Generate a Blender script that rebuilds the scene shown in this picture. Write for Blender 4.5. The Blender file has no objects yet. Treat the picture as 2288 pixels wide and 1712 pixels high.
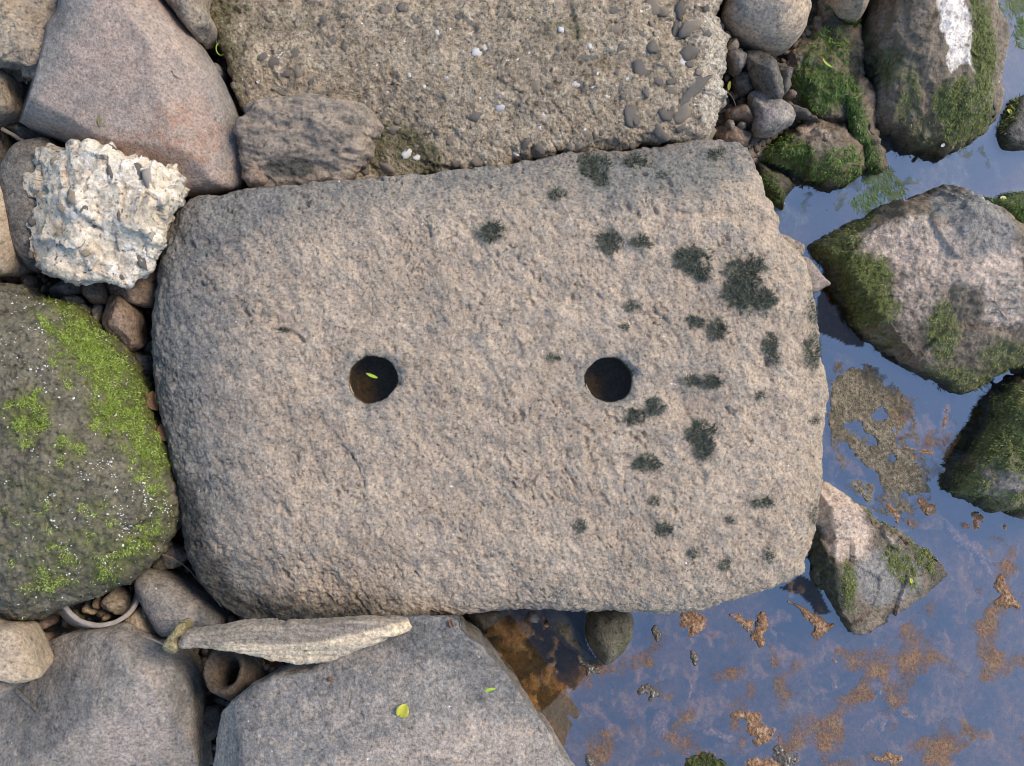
import bpy, math, random
import numpy as np
from mathutils import Vector, Matrix

# ------------------------------------------------------------------ camera, sky, sun, exposure
SC = bpy.context.scene
COL = SC.collection
S = 0.0005            # metres per photograph pixel on the plane of the holed stone's top
CAMZ = 1.21
WATER = -0.17
SKY_MIRROR = 0.27           # share of sky light the stream mirrors, raised above clean water's own
cam = bpy.data.cameras.new('camera'); camo = bpy.data.objects.new('camera', cam); COL.objects.link(camo)
camo.location = (0, 0, CAMZ); camo.rotation_euler = (0, 0, 0)
cam.sensor_fit = 'HORIZONTAL'; cam.angle = 2 * math.atan(1144 * S / CAMZ)
cam.clip_start = 0.01; cam.clip_end = 100
SC.camera = camo

SUN_AZ, SUN_EL = 28.0, 47.0       # degrees from +x towards +y, and above the ground
w = bpy.data.worlds.new('World'); SC.world = w; w.use_nodes = True
wn = w.node_tree.nodes; wl = w.node_tree.links
sky = wn.new('ShaderNodeTexSky'); sky.sky_type = 'NISHITA'; sky.sun_disc = False
sky.sun_elevation = math.radians(SUN_EL); sky.sun_rotation = math.radians(90 - SUN_AZ)
sky.air_density = 1.0; sky.dust_density = 0.25; sky.ozone_density = 3.0
wl.new(sky.outputs[0], wn['Background'].inputs['Color']); wn['Background'].inputs['Strength'].default_value = 0.15
sun = bpy.data.lights.new('sun', 'SUN'); suno = bpy.data.objects.new('sun', sun); COL.objects.link(suno)
sun.energy = 1.7; sun.angle = math.radians(24); sun.color = (1.0, 0.885, 0.73)
az, el = math.radians(SUN_AZ), math.radians(SUN_EL)
suno.rotation_euler = Vector((math.cos(el) * math.cos(az), math.cos(el) * math.sin(az), math.sin(el))).to_track_quat('Z', 'Y').to_euler()
suno.location = (1, 1, 2)
SC.view_settings.view_transform = 'Standard'; SC.view_settings.look = 'None'
SC.view_settings.exposure = 1.05; SC.view_settings.gamma = 1.0; SC.view_settings.use_curve_mapping = False
SC.cycles.filter_width = 1.0; SC.cycles.max_bounces = 6; SC.cycles.transparent_max_bounces = 8

# ------------------------------------------------------------------ noise in numpy
RS = np.random.RandomState(11); random.seed(5)
PERM = RS.permutation(256).astype(np.int32); PERM = np.concatenate([PERM] * 3)
GR = RS.normal(size=(256, 3)).astype(np.float32); GR /= np.linalg.norm(GR, axis=1)[:, None]
def perlin(p):
    p = np.asarray(p, np.float32); fl = np.floor(p); f = p - fl; i = fl.astype(np.int32) & 255
    u = f * f * f * (f * (f * 6 - 15) + 10)
    out = 0
    for dx in (0, 1):
        wx = u[:, 0] if dx else 1 - u[:, 0]; a = PERM[(i[:, 0] + dx) & 255]
        for dy in (0, 1):
            wy = wx * (u[:, 1] if dy else 1 - u[:, 1]); b = PERM[(a + i[:, 1] + dy) & 255]
            for dz in (0, 1):
                g = GR[PERM[(b + i[:, 2] + dz) & 255]]
                d = g[:, 0] * (f[:, 0] - dx) + g[:, 1] * (f[:, 1] - dy) + g[:, 2] * (f[:, 2] - dz)
                out = out + wy * (u[:, 2] if dz else 1 - u[:, 2]) * d
    return out * 1.5
def fbm(p, octs=4, gain=0.5, kind='f'):
    t = 0; a = 1.0; n = 0; p = np.asarray(p, np.float32)
    for k in range(octs):
        v = perlin(p * (2.03 ** k) + 17.3 * k)
        if kind == 'r': v = 1 - 2 * np.abs(v)
        elif kind == 'b': v = 2 * np.abs(v) - .5
        t = t + a * v; n += a; a *= gain
    return t / n
def facets(p):
    p = np.asarray(p, np.float32); fl = np.floor(p).astype(np.int32); best = np.full(len(p), 1e9, np.float32); out = np.zeros(len(p), np.float32)
    for dx in (-1, 0, 1):
        for dy in (-1, 0, 1):
            for dz in (-1, 0, 1):
                c = fl + np.array([dx, dy, dz], np.int32); h = PERM[(PERM[(PERM[c[:, 0] & 255] + c[:, 1]) & 255] + c[:, 2]) & 255]
                q = p - c - (GR[h] * .5 + .5); d = (q * q).sum(1); m = d < best; g = GR[(h + 77) & 255]
                best = np.where(m, d, best); out = np.where(m, (g * q).sum(1) + .5 * GR[(h + 31) & 255, 0], out)
    return out
def smooth(a, b, x):
    t = np.clip((x - a) / (b - a), 0, 1); return t * t * (3 - 2 * t)

# ------------------------------------------------------------------ photograph pixels -> places
CROP = {'F': (0, 0, 1.0344), 'K1': (0, 0, .27186), 'K2': (400, 0, .27186), 'K3': (1000, 0, .27186), 'K4': (1550, 0, .18124),
        'K5': (1888, 0, .18124), 'K6': (1650, 200, .29), 'L1': (0, 280, .22655), 'L2': (0, 600, .1903), 'L3': (0, 900, .1903),
        'L4': (0, 1200, .24468), 'L5': (340, 1300, .27125), 'L6': (900, 1300, .24898), 'L7': (1400, 1232, .29),
        'L8': (1738, 1000, .24898), 'M1': (1700, 600, .26582), 'M2': (1350, 300, .24898), 'M3': (1250, 650, .28092),
        'M8': (900, 1000, .43025), 'P': (0, 0, 1.0)}
def C(s):
    """'K1 x,y x,y L2 x,y' -> photograph pixels"""
    out = []; x0 = y0 = 0; k = 1
    for t in s.split():
        if t in CROP: x0, y0, k = CROP[t]
        else:
            x, y = t.split(','); out.append((x0 + float(x) * k, y0 + float(y) * k))
    return np.array(out)
def W(px, z):
    px = np.atleast_2d(np.asarray(px, float)); k = S * (CAMZ - z) / CAMZ
    return np.stack([(px[:, 0] - 1144) * k, -(px[:, 1] - 856) * k], 1)
def PX(v):
    k = CAMZ / (S * (CAMZ - v[:, 2])); return np.stack([1144 + v[:, 0] * k, 856 - v[:, 1] * k], 1)
def mm(px): return px * S

# ------------------------------------------------------------------ meshes
def mesh_np(name, verts, quads=None, tris=None, smooth_=True):
    me = bpy.data.meshes.new(name)
    nq = 0 if quads is None else len(quads); nt = 0 if tris is None else len(tris)
    me.vertices.add(len(verts)); me.vertices.foreach_set('co', np.asarray(verts, np.float32).ravel())
    me.loops.add(nq * 4 + nt * 3); me.polygons.add(nq + nt)
    lv = []
    if nq: lv.append(np.asarray(quads, np.int32).ravel())
    if nt: lv.append(np.asarray(tris, np.int32).ravel())
    me.loops.foreach_set('vertex_index', np.concatenate(lv))
    ls = np.concatenate([np.arange(nq, dtype=np.int32) * 4, nq * 4 + np.arange(nt, dtype=np.int32) * 3])
    me.polygons.foreach_set('loop_start', ls)
    me.polygons.foreach_set('use_smooth', np.full(nq + nt, smooth_, dtype=bool))
    me.update(calc_edges=True); me.validate()
    return me
def attr(me, name, val):
    a = me.attributes.new(name, 'FLOAT', 'POINT'); a.data.foreach_set('value', np.asarray(val, np.float32))
def add(name, me, mat, label=None, cat=None, group=None, kind=None, loc=None, parent=None):
    o = bpy.data.objects.new(name, me)
    if me is not None and mat is not None and not me.materials: me.materials.append(mat)
    if loc is not None: o.location = loc
    COL.objects.link(o)
    if label: o['label'] = label
    if cat: o['category'] = cat
    if group: o['group'] = group
    if kind: o['kind'] = kind
    if parent is not None: o.parent = parent
    return o

# ------------------------------------------------------------------ materials
def srgb(r, g, b): return tuple(((c / 255) / 12.92 if c <= 10 else ((c / 255 + .055) / 1.055) ** 2.4) for c in (r, g, b)) + (1,)
class NT:
    def __init__(s, name):
        s.m = bpy.data.materials.new(name); s.m.use_nodes = True; s.t = s.m.node_tree; s.n = s.t.nodes; s.l = s.t.links
        s.b = s.n['Principled BSDF']; s.out = s.n['Material Output']; s.tc = s.n.new('ShaderNodeTexCoord').outputs['Object']
    def lk(s, a, b):
        if isinstance(a, (int, float, tuple)): b.default_value = a
        else: s.l.new(a, b)
    def noise(s, scale, detail=4, rough=.55, vec=None, dist=0.0):
        n = s.n.new('ShaderNodeTexNoise'); n.inputs['Scale'].default_value = scale; n.inputs['Detail'].default_value = detail
        n.inputs['Roughness'].default_value = rough; n.inputs['Distortion'].default_value = dist
        s.l.new(vec or s.tc, n.inputs['Vector']); return n.outputs[0]
    def rng(s, v, a, b, c=0., d=1.):
        n = s.n.new('ShaderNodeMapRange'); s.lk(v, n.inputs[0])
        for k, x in zip((1, 2, 3, 4), (a, b, c, d)): n.inputs[k].default_value = x
        return n.outputs[0]
    def math(s, op, a, b=0.):
        n = s.n.new('ShaderNodeMath'); n.operation = op; s.lk(a, n.inputs[0]); s.lk(b, n.inputs[1]); return n.outputs[0]
    def mix(s, f, a, b, bt='MIX'):
        n = s.n.new('ShaderNodeMix'); n.data_type = 'RGBA'; n.blend_type = bt; s.lk(f, n.inputs[0]); s.lk(a, n.inputs[6]); s.lk(b, n.inputs[7]); return n.outputs[2]
    def scale(s, c, f):
        n = s.n.new('ShaderNodeVectorMath'); n.operation = 'SCALE'; s.lk(c, n.inputs[0]); s.lk(f, n.inputs[3]); return n.outputs[0]
    def attr(s, name):
        n = s.n.new('ShaderNodeAttribute'); n.attribute_name = name; return n.outputs['Fac']
    def bump(s, h, dist, strength=1.0):
        n = s.n.new('ShaderNodeBump'); n.inputs['Distance'].default_value = dist; n.inputs['Strength'].default_value = strength
        s.lk(h, n.inputs['Height']); s.l.new(n.outputs[0], s.b.inputs['Normal'])
    def stretch(s, rot, sc):
        n = s.n.new('ShaderNodeMapping'); n.inputs['Rotation'].default_value = rot; n.inputs['Scale'].default_value = sc
        s.l.new(s.tc, n.inputs['Vector']); return n.outputs[0]
def rock_mat(name, c1, c2, c3=None, s1=12, s2=70, t2=(.48, .62), grain=420, gstr=.35, bump=.0009, rough=.85, masks=(), pits=.0, flecks=.0, k3=.85,
             stretch=None, spec=.25, fleckcol=(.7, .68, .64, 1)):
    t = NT(name); v = t.stretch(*stretch) if stretch else None; grain *= .58; gstr *= 1.2; bump *= 1.5
    col = t.mix(t.rng(t.noise(s1, 6, .62, v), .36, .64), c1, c2)
    if c3: col = t.mix(t.math('MULTIPLY', t.rng(t.noise(s2, 8, .72, v), *t2), k3), col, c3)
    for i, (an, ca, cb, sc, soft) in enumerate(masks):
        f = t.math('ADD', t.attr(an), t.math('MULTIPLY', t.math('SUBTRACT', t.noise(sc, 5, .7), .5), 1.1))
        f = t.rng(f, .5 - soft, .5 + soft)
        col = t.mix(f, col, t.mix(t.rng(t.noise(sc * 1.7 + 31, 4, .6), .38, .62), ca, cb))
    g = t.noise(grain, 3, .7)
    col = t.scale(col, t.rng(g, .28, .72, 1 - gstr, 1 + gstr))
    col = t.scale(col, t.rng(t.noise(grain * .2, 6, .75), .3, .7, 1 - gstr * .6, 1 + gstr * .6))
    if pits: col = t.scale(col, t.rng(t.noise(grain * .38, 2, .5), .30, .42, 1 - pits, 1.))
    if flecks: col = t.mix(t.rng(t.noise(grain * .55, 2, .5), .78 - flecks, .82 - flecks), col, fleckcol)
    if pits: col = t.scale(col, t.rng(t.noise(grain * .8, 1, .5), .25, .40, 1 - min(.85, pits * 1.8), 1.))
    col = t.mix(1., col, WARM, 'MULTIPLY')
    t.lk(col, t.b.inputs['Base Color']); t.b.inputs['Roughness'].default_value = rough
    t.b.inputs['Specular IOR Level'].default_value = spec
    h = t.math('ADD', t.math('MULTIPLY', g, .55), t.noise(grain * .25, 6, .72)); t.bump(h, bump * 1.3)
    return t.m
def fade(m, an='dens'):
    n, l = m.node_tree.nodes, m.node_tree.links; a = n.new('ShaderNodeAttribute'); a.attribute_name = an; tr = n.new('ShaderNodeBsdfTransparent'); mx = n.new('ShaderNodeMixShader')
    l.new(a.outputs['Fac'], mx.inputs[0]); l.new(tr.outputs[0], mx.inputs[1]); l.new(n['Principled BSDF'].outputs[0], mx.inputs[2]); l.new(mx.outputs[0], n['Material Output'].inputs[0]); return m
def blade_mat(name, ca, cb, cc, rough=.6):
    t = NT(name); r = t.attr('rnd')
    col = t.mix(t.rng(r, 0, .5), ca, cb); col = t.mix(t.rng(r, .55, 1.), col, cc)
    t.lk(col, t.b.inputs['Base Color']); t.b.inputs['Roughness'].default_value = rough; t.b.inputs['Specular IOR Level'].default_value = .3
    return t.m
def plain_mat(name, c1, c2, sc=200, rough=.6, bump=.0003, spec=.3):
    t = NT(name); t.lk(t.mix(t.rng(t.noise(sc, 4), .35, .65), c1, c2), t.b.inputs['Base Color'])
    t.b.inputs['Roughness'].default_value = rough; t.b.inputs['Specular IOR Level'].default_value = spec; t.bump(t.noise(sc * 2, 4), bump)
    return t.m

WARM = (1.055, 1.0, .90, 1)      # warm tint put into stone colours to offset the blue sky light
TAN, GREY = (.40, .315, .24, 1), (.155, .15, .15, 1)
G1, G2, G3 = (.055, .10, .012, 1), (.115, .15, .025, 1), (.03, .055, .012, 1)
DAMP, SILT = (.060, .052, .036, 1), (.10, .085, .055, 1)
MOSSM = ('moss', G1, G2, 260, .16)
M = {}
M['holed'] = rock_mat('holed_stone_surface', (.43, .34, .258, 1), (.355, .275, .205, 1), (.245, .222, .195, 1), s1=9, s2=50, t2=(.49, .62), k3=.6, grain=540, gstr=.31,
                      bump=.0011, masks=(('grey', (.155, .150, .142, 1), (.215, .195, .172, 1), 75, .32), ('lichen', (.10, .105, .082, 1), (.17, .165, .13, 1), 110, .4), ('edgeshade', (.045, .043, .040, 1), (.09, .08, .065, 1), 60, .3), ('hole', (.15, .105, .04, 1), (.09, .075, .03, 1), 60, .2)), pits=.30, flecks=.03)
M['mud'] = rock_mat('muddy_concrete', (.33, .262, .185, 1), (.275, .215, .15, 1), (.40, .33, .245, 1), s1=7, s2=40, grain=440, gstr=.45, bump=.0018,
                    masks=(('olive', (.13, .115, .055, 1), (.17, .14, .085, 1), 60, .3), ('pale', (.50, .44, .36, 1), (.36, .32, .27, 1), 90, .2)), pits=.35, flecks=.075)
M['rose'] = rock_mat('rose_sandstone', (.375, .285, .23, 1), (.285, .225, .19, 1), (.235, .20, .18, 1), s1=9, s2=45, t2=(.45, .66), grain=560, gstr=.34, bump=.0008, pits=.15,
                     masks=(('rust', (.33, .20, .14, 1), (.30, .23, .19, 1), 30, .3), ('grey', (.185, .17, .155, 1), (.235, .21, .19, 1), 40, .3),), flecks=.02)
M['cement'] = rock_mat('white_conglomerate', (.66, .575, .465, 1), (.52, .43, .325, 1), (.74, .68, .60, 1), s1=24, s2=60, t2=(.50, .6), grain=420, gstr=.25, bump=.0010,
                       masks=(('dirt_shade', (.25, .20, .145, 1), (.33, .27, .20, 1), 60, .3),), pits=.35)
M['tan'] = rock_mat('tan_rough_rock', (.33, .265, .195, 1), (.25, .205, .16, 1), (.18, .165, .15, 1), s1=14, s2=45, grain=470, gstr=.38, bump=.0011, pits=.3, masks=(MOSSM,))
M['cobble'] = rock_mat('speckled_cobble_surface', (.50, .385, .28, 1), (.40, .30, .215, 1), (.235, .205, .18, 1), s1=14, s2=34, t2=(.5, .6), grain=440, gstr=.34, bump=.0009, pits=.2)
M['ochre'] = rock_mat('ochre_pebble', (.24, .195, .10, 1), (.17, .14, .075, 1), (.32, .26, .15, 1), s1=60, s2=120, grain=420, gstr=.4, bump=.001, pits=.3)
M['cream'] = rock_mat('cream_rock', (.47, .37, .265, 1), (.37, .28, .19, 1), (.30, .24, .18, 1), s1=16, s2=60, grain=480, gstr=.32, bump=.0009, pits=.2, masks=(MOSSM,))
M['grey'] = rock_mat('grey_rock', (.225, .205, .185, 1), (.285, .242, .205, 1), (.165, .155, .145, 1), s1=11, s2=70, grain=520, gstr=.36, bump=.0010, pits=.2, flecks=.02,
                     masks=(('pale', (.36, .30, .26, 1), (.30, .26, .235, 1), 40, .25), ('dark', (.105, .10, .10, 1), (.155, .145, .135, 1), 40, .3),))
M['slab'] = rock_mat('blue_grey_slab', (.185, .172, .162, 1), (.23, .208, .19, 1), (.33, .275, .225, 1), s1=9, s2=95, t2=(.50, .62), grain=500, gstr=.40, bump=.0011, pits=.2, flecks=.03,
                     masks=(('pale', (.37, .295, .24, 1), (.30, .26, .23, 1), 55, .3), ('dark', (.098, .097, .10, 1), (.145, .137, .13, 1), 45, .3)))
M['wrinkle'] = rock_mat('wrinkled_rock', (.34, .265, .20, 1), (.245, .195, .15, 1), (.11, .105, .095, 1), s1=14, s2=40, grain=460, gstr=.25, bump=.0009, pits=.3,
                        stretch=((0, 0, .25), (1, 2.4, 1)), masks=(('dark', (.06, .058, .05, 1), (.11, .095, .075, 1), 60, .3),))
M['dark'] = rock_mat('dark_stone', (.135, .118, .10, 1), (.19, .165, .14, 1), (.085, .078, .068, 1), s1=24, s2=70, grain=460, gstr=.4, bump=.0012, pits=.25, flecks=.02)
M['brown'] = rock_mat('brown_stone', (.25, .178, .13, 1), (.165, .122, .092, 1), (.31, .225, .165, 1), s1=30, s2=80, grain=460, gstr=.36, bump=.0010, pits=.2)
M['mossy'] = rock_mat('mossy_boulder', (.125, .108, .075, 1), (.165, .145, .105, 1), (.075, .068, .042, 1), s1=18, s2=60, grain=420, gstr=.35, bump=.0016, pits=.35, flecks=.0,
                      masks=(('moss', (.11, .105, .045, 1), (.12, .135, .03, 1), 160, .4),), rough=.6)
M['wet'] = rock_mat('wet_mossy_rock', (.185, .135, .09, 1), (.115, .09, .06, 1), (.225, .17, .12, 1), s1=16, s2=50, grain=420, gstr=.32, bump=.0014, rough=.55, pits=.3, spec=.45,
                    stretch=((0, 0, .2), (1.6, .7, 1)),
                    masks=(('pale', (.60, .46, .36, 1), (.42, .32, .245, 1), 90, .3), ('white', (.86, .78, .72, 1), (.70, .60, .52, 1), 110, .2), ('grey', (.19, .175, .16, 1), (.255, .23, .205, 1), 60, .3), ('moss', (.085, .09, .028, 1), (.14, .15, .04, 1), 120, .4),
                           ('wetdark', (.026, .026, .014, 1), (.055, .052, .020, 1), 120, .3)))
M['flake'] = rock_mat('layered_flake', (.29, .24, .19, 1), (.225, .188, .152, 1), (.35, .28, .215, 1), s1=14, s2=60, grain=460, gstr=.34, bump=.0012, pits=.2,
                      stretch=((0, 0, -.03), (.25, 2.5, 1)), masks=(('pale', (.66, .53, .38, 1), (.52, .41, .29, 1), 70, .2),))
M['soil'] = rock_mat('damp_soil', (.045, .036, .026, 1), (.075, .058, .04, 1), (.11, .085, .06, 1), s1=20, s2=80, grain=300, gstr=.4, bump=.003)
M['bed'] = rock_mat('stream_silt', (.20, .108, .030, 1), (.13, .078, .024, 1), (.07, .058, .022, 1), s1=9, s2=28, t2=(.5, .66), grain=220, gstr=.35, bump=.002,
                    masks=(('rust', (.42, .21, .09, 1), (.34, .17, .07, 1), 70, .25),))
M['gravel'] = rock_mat('mixed_gravel', (.20, .155, .115, 1), (.11, .095, .08, 1), (.27, .22, .175, 1), s1=40, s2=60, grain=420, gstr=.25, bump=.0005)
M['pebble_grey'] = rock_mat('embedded_pebble_grey', (.17, .162, .155, 1), (.215, .20, .185, 1), (.30, .24, .175, 1), s1=60, s2=110, t2=(.47, .56), grain=500, gstr=.35, bump=.0008)
M['pebble_tan'] = rock_mat('embedded_pebble_tan', (.30, .24, .18, 1), (.24, .195, .15, 1), (.22, .20, .18, 1), s1=60, s2=90, grain=600, gstr=.2, bump=.0004)
M['pebble_cream'] = rock_mat('embedded_pebble_cream', (.42, .335, .24, 1), (.33, .26, .185, 1), (.50, .42, .32, 1), s1=60, s2=90, grain=500, gstr=.3, bump=.0006)
M['lime'] = plain_mat('white_lime', (.70, .64, .57, 1), (.46, .40, .33, 1), 300, .8)
M['pebble_white'] = rock_mat('white_pebble', (.56, .48, .39, 1), (.44, .37, .29, 1), (.66, .60, .52, 1), s1=60, s2=110, grain=500, gstr=.3, bump=.0006)
M['moss_bright'] = blade_mat('bright_moss_leaves', (.075, .115, .012, 1), (.235, .315, .032, 1), (.45, .48, .15, 1))
M['moss_green'] = blade_mat('green_algae_strands', (.065, .070, .020, 1), (.165, .18, .042, 1), (.29, .30, .10, 1), .7)
M['moss_vivid'] = blade_mat('vivid_weed_strands', (.045, .075, .016, 1), (.105, .175, .03, 1), (.23, .31, .075, 1), .6)
M['tuft'] = blade_mat('grey_green_moss', (.036, .042, .028, 1), (.098, .102, .068, 1), (.26, .245, .185, 1), .8)
M['quartz'] = plain_mat('quartz_grains', (.80, .76, .70, 1), (.50, .45, .38, 1), 300, .3, spec=.6)
M['algae'] = rock_mat('orange_algae', (.30, .165, .09, 1), (.21, .115, .06, 1), (.36, .245, .165, 1), s1=40, s2=120, grain=420, gstr=.45, bump=.0020, rough=.7)
M['scum'] = rock_mat('grey_scum', (.16, .135, .11, 1), (.09, .075, .06, 1), (.5, .47, .46, 1), s1=110, s2=260, t2=(.55, .65), grain=500, gstr=.35, bump=.0012, rough=.5)
M['mat'] = rock_mat('algae_mat', (.22, .185, .13, 1), (.155, .135, .09, 1), (.29, .235, .17, 1), s1=30, s2=120, grain=380, gstr=.5, bump=.0026, rough=.6, pits=.3)
M['weedc'] = rock_mat('dark_weed', (.06, .075, .02, 1), (.10, .115, .035, 1), (.035, .04, .015, 1), s1=60, s2=140, grain=400, gstr=.5, bump=.003)
M['film'] = fade(rock_mat('rust_algae_film', (.34, .175, .085, 1), (.25, .14, .075, 1), (.28, .20, .115, 1), s1=30, s2=90, grain=420, gstr=.4, bump=.002))
M['sunk'] = rock_mat('sunken_algae_brown', (.32, .165, .06, 1), (.25, .14, .055, 1), (.24, .18, .075, 1), s1=14, s2=60, grain=300, gstr=.4, bump=.002)
M['sunk_o'] = rock_mat('sunken_algae_olive', (.12, .12, .055, 1), (.17, .14, .08, 1), (.09, .10, .04, 1), s1=14, s2=60, grain=300, gstr=.4, bump=.002)
M['leaf_y'] = plain_mat('yellow_leaf', (.55, .48, .05, 1), (.46, .44, .06, 1), 250, .45)
M['leaf_g'] = plain_mat('green_leaf', (.40, .50, .05, 1), (.30, .42, .04, 1), 250, .45)
M['leaf_b'] = plain_mat('brown_leaf', (.12, .055, .025, 1), (.18, .085, .04, 1), 250, .6)
M['leaf_p'] = plain_mat('pale_leaf', (.72, .62, .30, 1), (.66, .50, .22, 1), 250, .45)
M['twig'] = plain_mat('dry_twig', (.22, .15, .10, 1), (.14, .09, .06, 1), 300, .8)
M['twig_p'] = plain_mat('pale_twig', (.36, .28, .20, 1), (.26, .19, .13, 1), 300, .8)
M['clay'] = rock_mat('grey_fired_clay', (.27, .235, .215, 1), (.33, .29, .27, 1), (.20, .18, .165, 1), s1=40, s2=120, grain=520, gstr=.18, bump=.0005)
M['bone'] = rock_mat('dark_hollow_tube', (.075, .056, .042, 1), (.11, .082, .06, 1), (.04, .032, .026, 1), s1=30, s2=90, grain=380, gstr=.4, bump=.0015)

# ------------------------------------------------------------------ stones
def resample(W2, n):
    m = len(W2); k = 24; P = [W2[(np.arange(m) + j) % m] for j in (-1, 0, 1, 2)]
    t = (np.arange(k) / k)[None, :, None]; a, b, c, d = [q[:, None, :] for q in P]
    cr = .5 * (2 * b + (c - a) * t + (2 * a - 5 * b + 4 * c - d) * t ** 2 + (3 * b - a - 3 * c + d) * t ** 3)
    cr = (cr * .65 + (b + (c - b) * t) * .35).reshape(-1, 2)
    L = np.concatenate([[0], np.cumsum(np.linalg.norm(np.diff(np.vstack([cr, cr[:1]]), axis=0), axis=1))])
    u = np.arange(n) / n * L[-1]; cl = np.vstack([cr, cr[:1]])
    return np.stack([np.interp(u, L, cl[:, 0]), np.interp(u, L, cl[:, 1])], 1), L[-1]
def pmask(px, patches, seed=0., warp=.45, ws=.02, sf=0.):
    """soft patches in photograph pixels: (cx, cy, rx, ry, degrees, strength), with wobbling borders"""
    m = np.zeros(len(px), np.float32)
    p3 = np.concatenate([px * ws, np.full((len(px), 1), seed)], 1); wv = fbm(p3, 3)
    for cx, cy, rx, ry, dg, st in patches:
        a = math.radians(dg); dx, dy = px[:, 0] - cx, px[:, 1] - cy
        u = (dx * math.cos(a) + dy * math.sin(a)) / rx; v = (-dx * math.sin(a) + dy * math.cos(a)) / ry
        m = np.maximum(m, st * smooth(1.25 + sf, .65 - sf, np.sqrt(u * u + v * v) + warp * wv))
    return m
def poly_dist(xy, pl):
    d = np.full(len(xy), 1e9)
    for a, b in zip(pl[:-1], pl[1:]):
        ab = b - a; t = np.clip(((xy - a) @ ab) / (ab @ ab + 1e-12), 0, 1); d = np.minimum(d, np.linalg.norm(xy - a - t[:, None] * ab, axis=1))
    return d
TOPS = []          # upper surfaces, for the water line and for setting things down
ROCK = {}
def rock(key, name, label, cat, pts, zr, zt, zb, mat, res=2.2, p=2.4, q=2.0, planes=(), soft=.004, bumps=(), ridges=(), disp=((14, .006, 5, 'f'),),
         center=None, masks={}, group=None, low=.8, lowp=1.6, jag=None, holes=(), waterline=True, parent=None):
    if isinstance(pts, str): pts = C(pts)
    W2 = W(pts, zr)
    ring, per = resample(W2, 1200)
    A2 = .5 * np.sum(ring[:, 0] * np.roll(ring[:, 1], -1) - np.roll(ring[:, 0], -1) * ring[:, 1])
    if A2 < 0: ring = ring[::-1].copy()
    c = W([center], zr)[0] if center is not None else ring.mean(0)
    if jag: ring = ring + ((ring - c) / (np.linalg.norm(ring - c, axis=1)[:, None] + 1e-9)) * (jag[1] * fbm(np.column_stack([ring * jag[0], ring[:, 0] * 0 + zr * 50]), 4, .6))[:, None]
    ext = np.ptp(ring, axis=0); mu, mv = [max(10, int(e_ / (res * .001))) for e_ in ext]
    # four corners of the outline, then arc length between them
    rel = (ring - c) / (ext / 2); cor = [int(np.argmax(rel @ np.array(d_))) for d_ in ((1, -1), (1, 1), (-1, 1), (-1, -1))]
    for k_ in range(1, 4):
        while cor[k_] <= cor[k_ - 1]: cor[k_] += 1200
    cor.append(cor[0] + 1200)
    ga, gb = np.meshgrid(np.linspace(-1, 1, mu), np.linspace(-1, 1, mv)); ga = ga.ravel(); gb = gb.ravel()
    big_a = np.abs(ga) >= np.abs(gb); s = np.where(big_a, np.abs(ga), np.abs(gb)); sg = np.maximum(s, 1e-9)
    side = np.where(big_a, np.where(ga > 0, 0, 2), np.where(gb > 0, 1, 3))
    tt = np.select([side == 0, side == 1, side == 2, side == 3], [gb / sg, -ga / sg, -gb / sg, ga / sg]); tt = (tt + 1) / 2
    ca = np.array(cor[:4])[side]; cb = np.array(cor[1:])[side]; ri = (ca + tt * (cb - ca)) % 1200; i0 = np.floor(ri).astype(int) % 1200; fr_ = (ri - np.floor(ri))[:, None]
    rp = ring[i0] * (1 - fr_) + ring[(i0 + 1) % 1200] * fr_
    s = s * .75 + .25 * (1 - (1 - s) ** 1.6)
    xy = c + s[:, None] * (rp - c)
    z = zr + (zt - zr) * np.clip(1 - s ** p, 0, 1) ** (1 / q)
    fx = xy.reshape(-1, 2); fz = z.reshape(-1)
    for (bx, by, rx, ry, dg, amp) in bumps:
        b0 = W([(bx, by)], zr)[0]; a = math.radians(-dg); dx, dy = fx[:, 0] - b0[0], fx[:, 1] - b0[1]
        uu = (dx * math.cos(a) + dy * math.sin(a)) / mm(rx); vv = (-dx * math.sin(a) + dy * math.cos(a)) / mm(ry)
        fz = fz + amp * np.exp(-(uu * uu + vv * vv))
    for (pl, wd, amp, kind) in ridges:
        d = poly_dist(fx, W(C(pl), zr)) / mm(wd)
        fz = fz + amp * (np.exp(-d * d) if kind == 'g' else np.clip(1 - d, 0, 1))
    for (bx, by, bz, gx, gy) in planes:      # slopes in image axes: gx rightwards, gy downwards
        b0 = W([(bx, by)], zr)[0]; pz = bz + gx * (fx[:, 0] - b0[0]) - gy * (fx[:, 1] - b0[1])
        h = np.clip(.5 + .5 * (fz - pz) / soft, 0, 1); fz = fz * (1 - h) + pz * h - soft * h * (1 - h)
    z = np.maximum(fz, zb + .01); nt_ = mu * mv
    gi_ = np.arange(nt_).reshape(mv, mu); loop = np.concatenate([gi_[0, :-1], gi_[:-1, -1], gi_[-1, :0:-1], gi_[:0:-1, 0]]); n = len(loop)
    ml = max(4, int((zr - zb) / (res * .001 * 1.8)))
    tl = (np.arange(ml) + 1) / ml
    sl = 1 - (1 - low) * tl ** lowp
    rim = np.column_stack([xy, z])[loop]
    xyl = c + sl[:, None, None] * (rim[:, :2] - c)[None]
    zl = rim[:, 2][None] + (zb - rim[:, 2])[None] * tl[:, None]
    v = np.vstack([np.column_stack([xy, z]), np.concatenate([xyl, zl[..., None]], 2).reshape(-1, 3)])
    quads = [np.stack([gi_[:-1, :-1], gi_[:-1, 1:], gi_[1:, 1:], gi_[1:, :-1]], 2).reshape(-1, 4)]
    lid = np.vstack([loop[None], nt_ + np.arange(ml * n).reshape(ml, n)])
    quads.append(np.stack([lid[:-1], lid[1:], np.roll(lid[1:], -1, 1), np.roll(lid[:-1], -1, 1)], 2).reshape(-1, 4)); quads = np.concatenate(quads)
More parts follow.
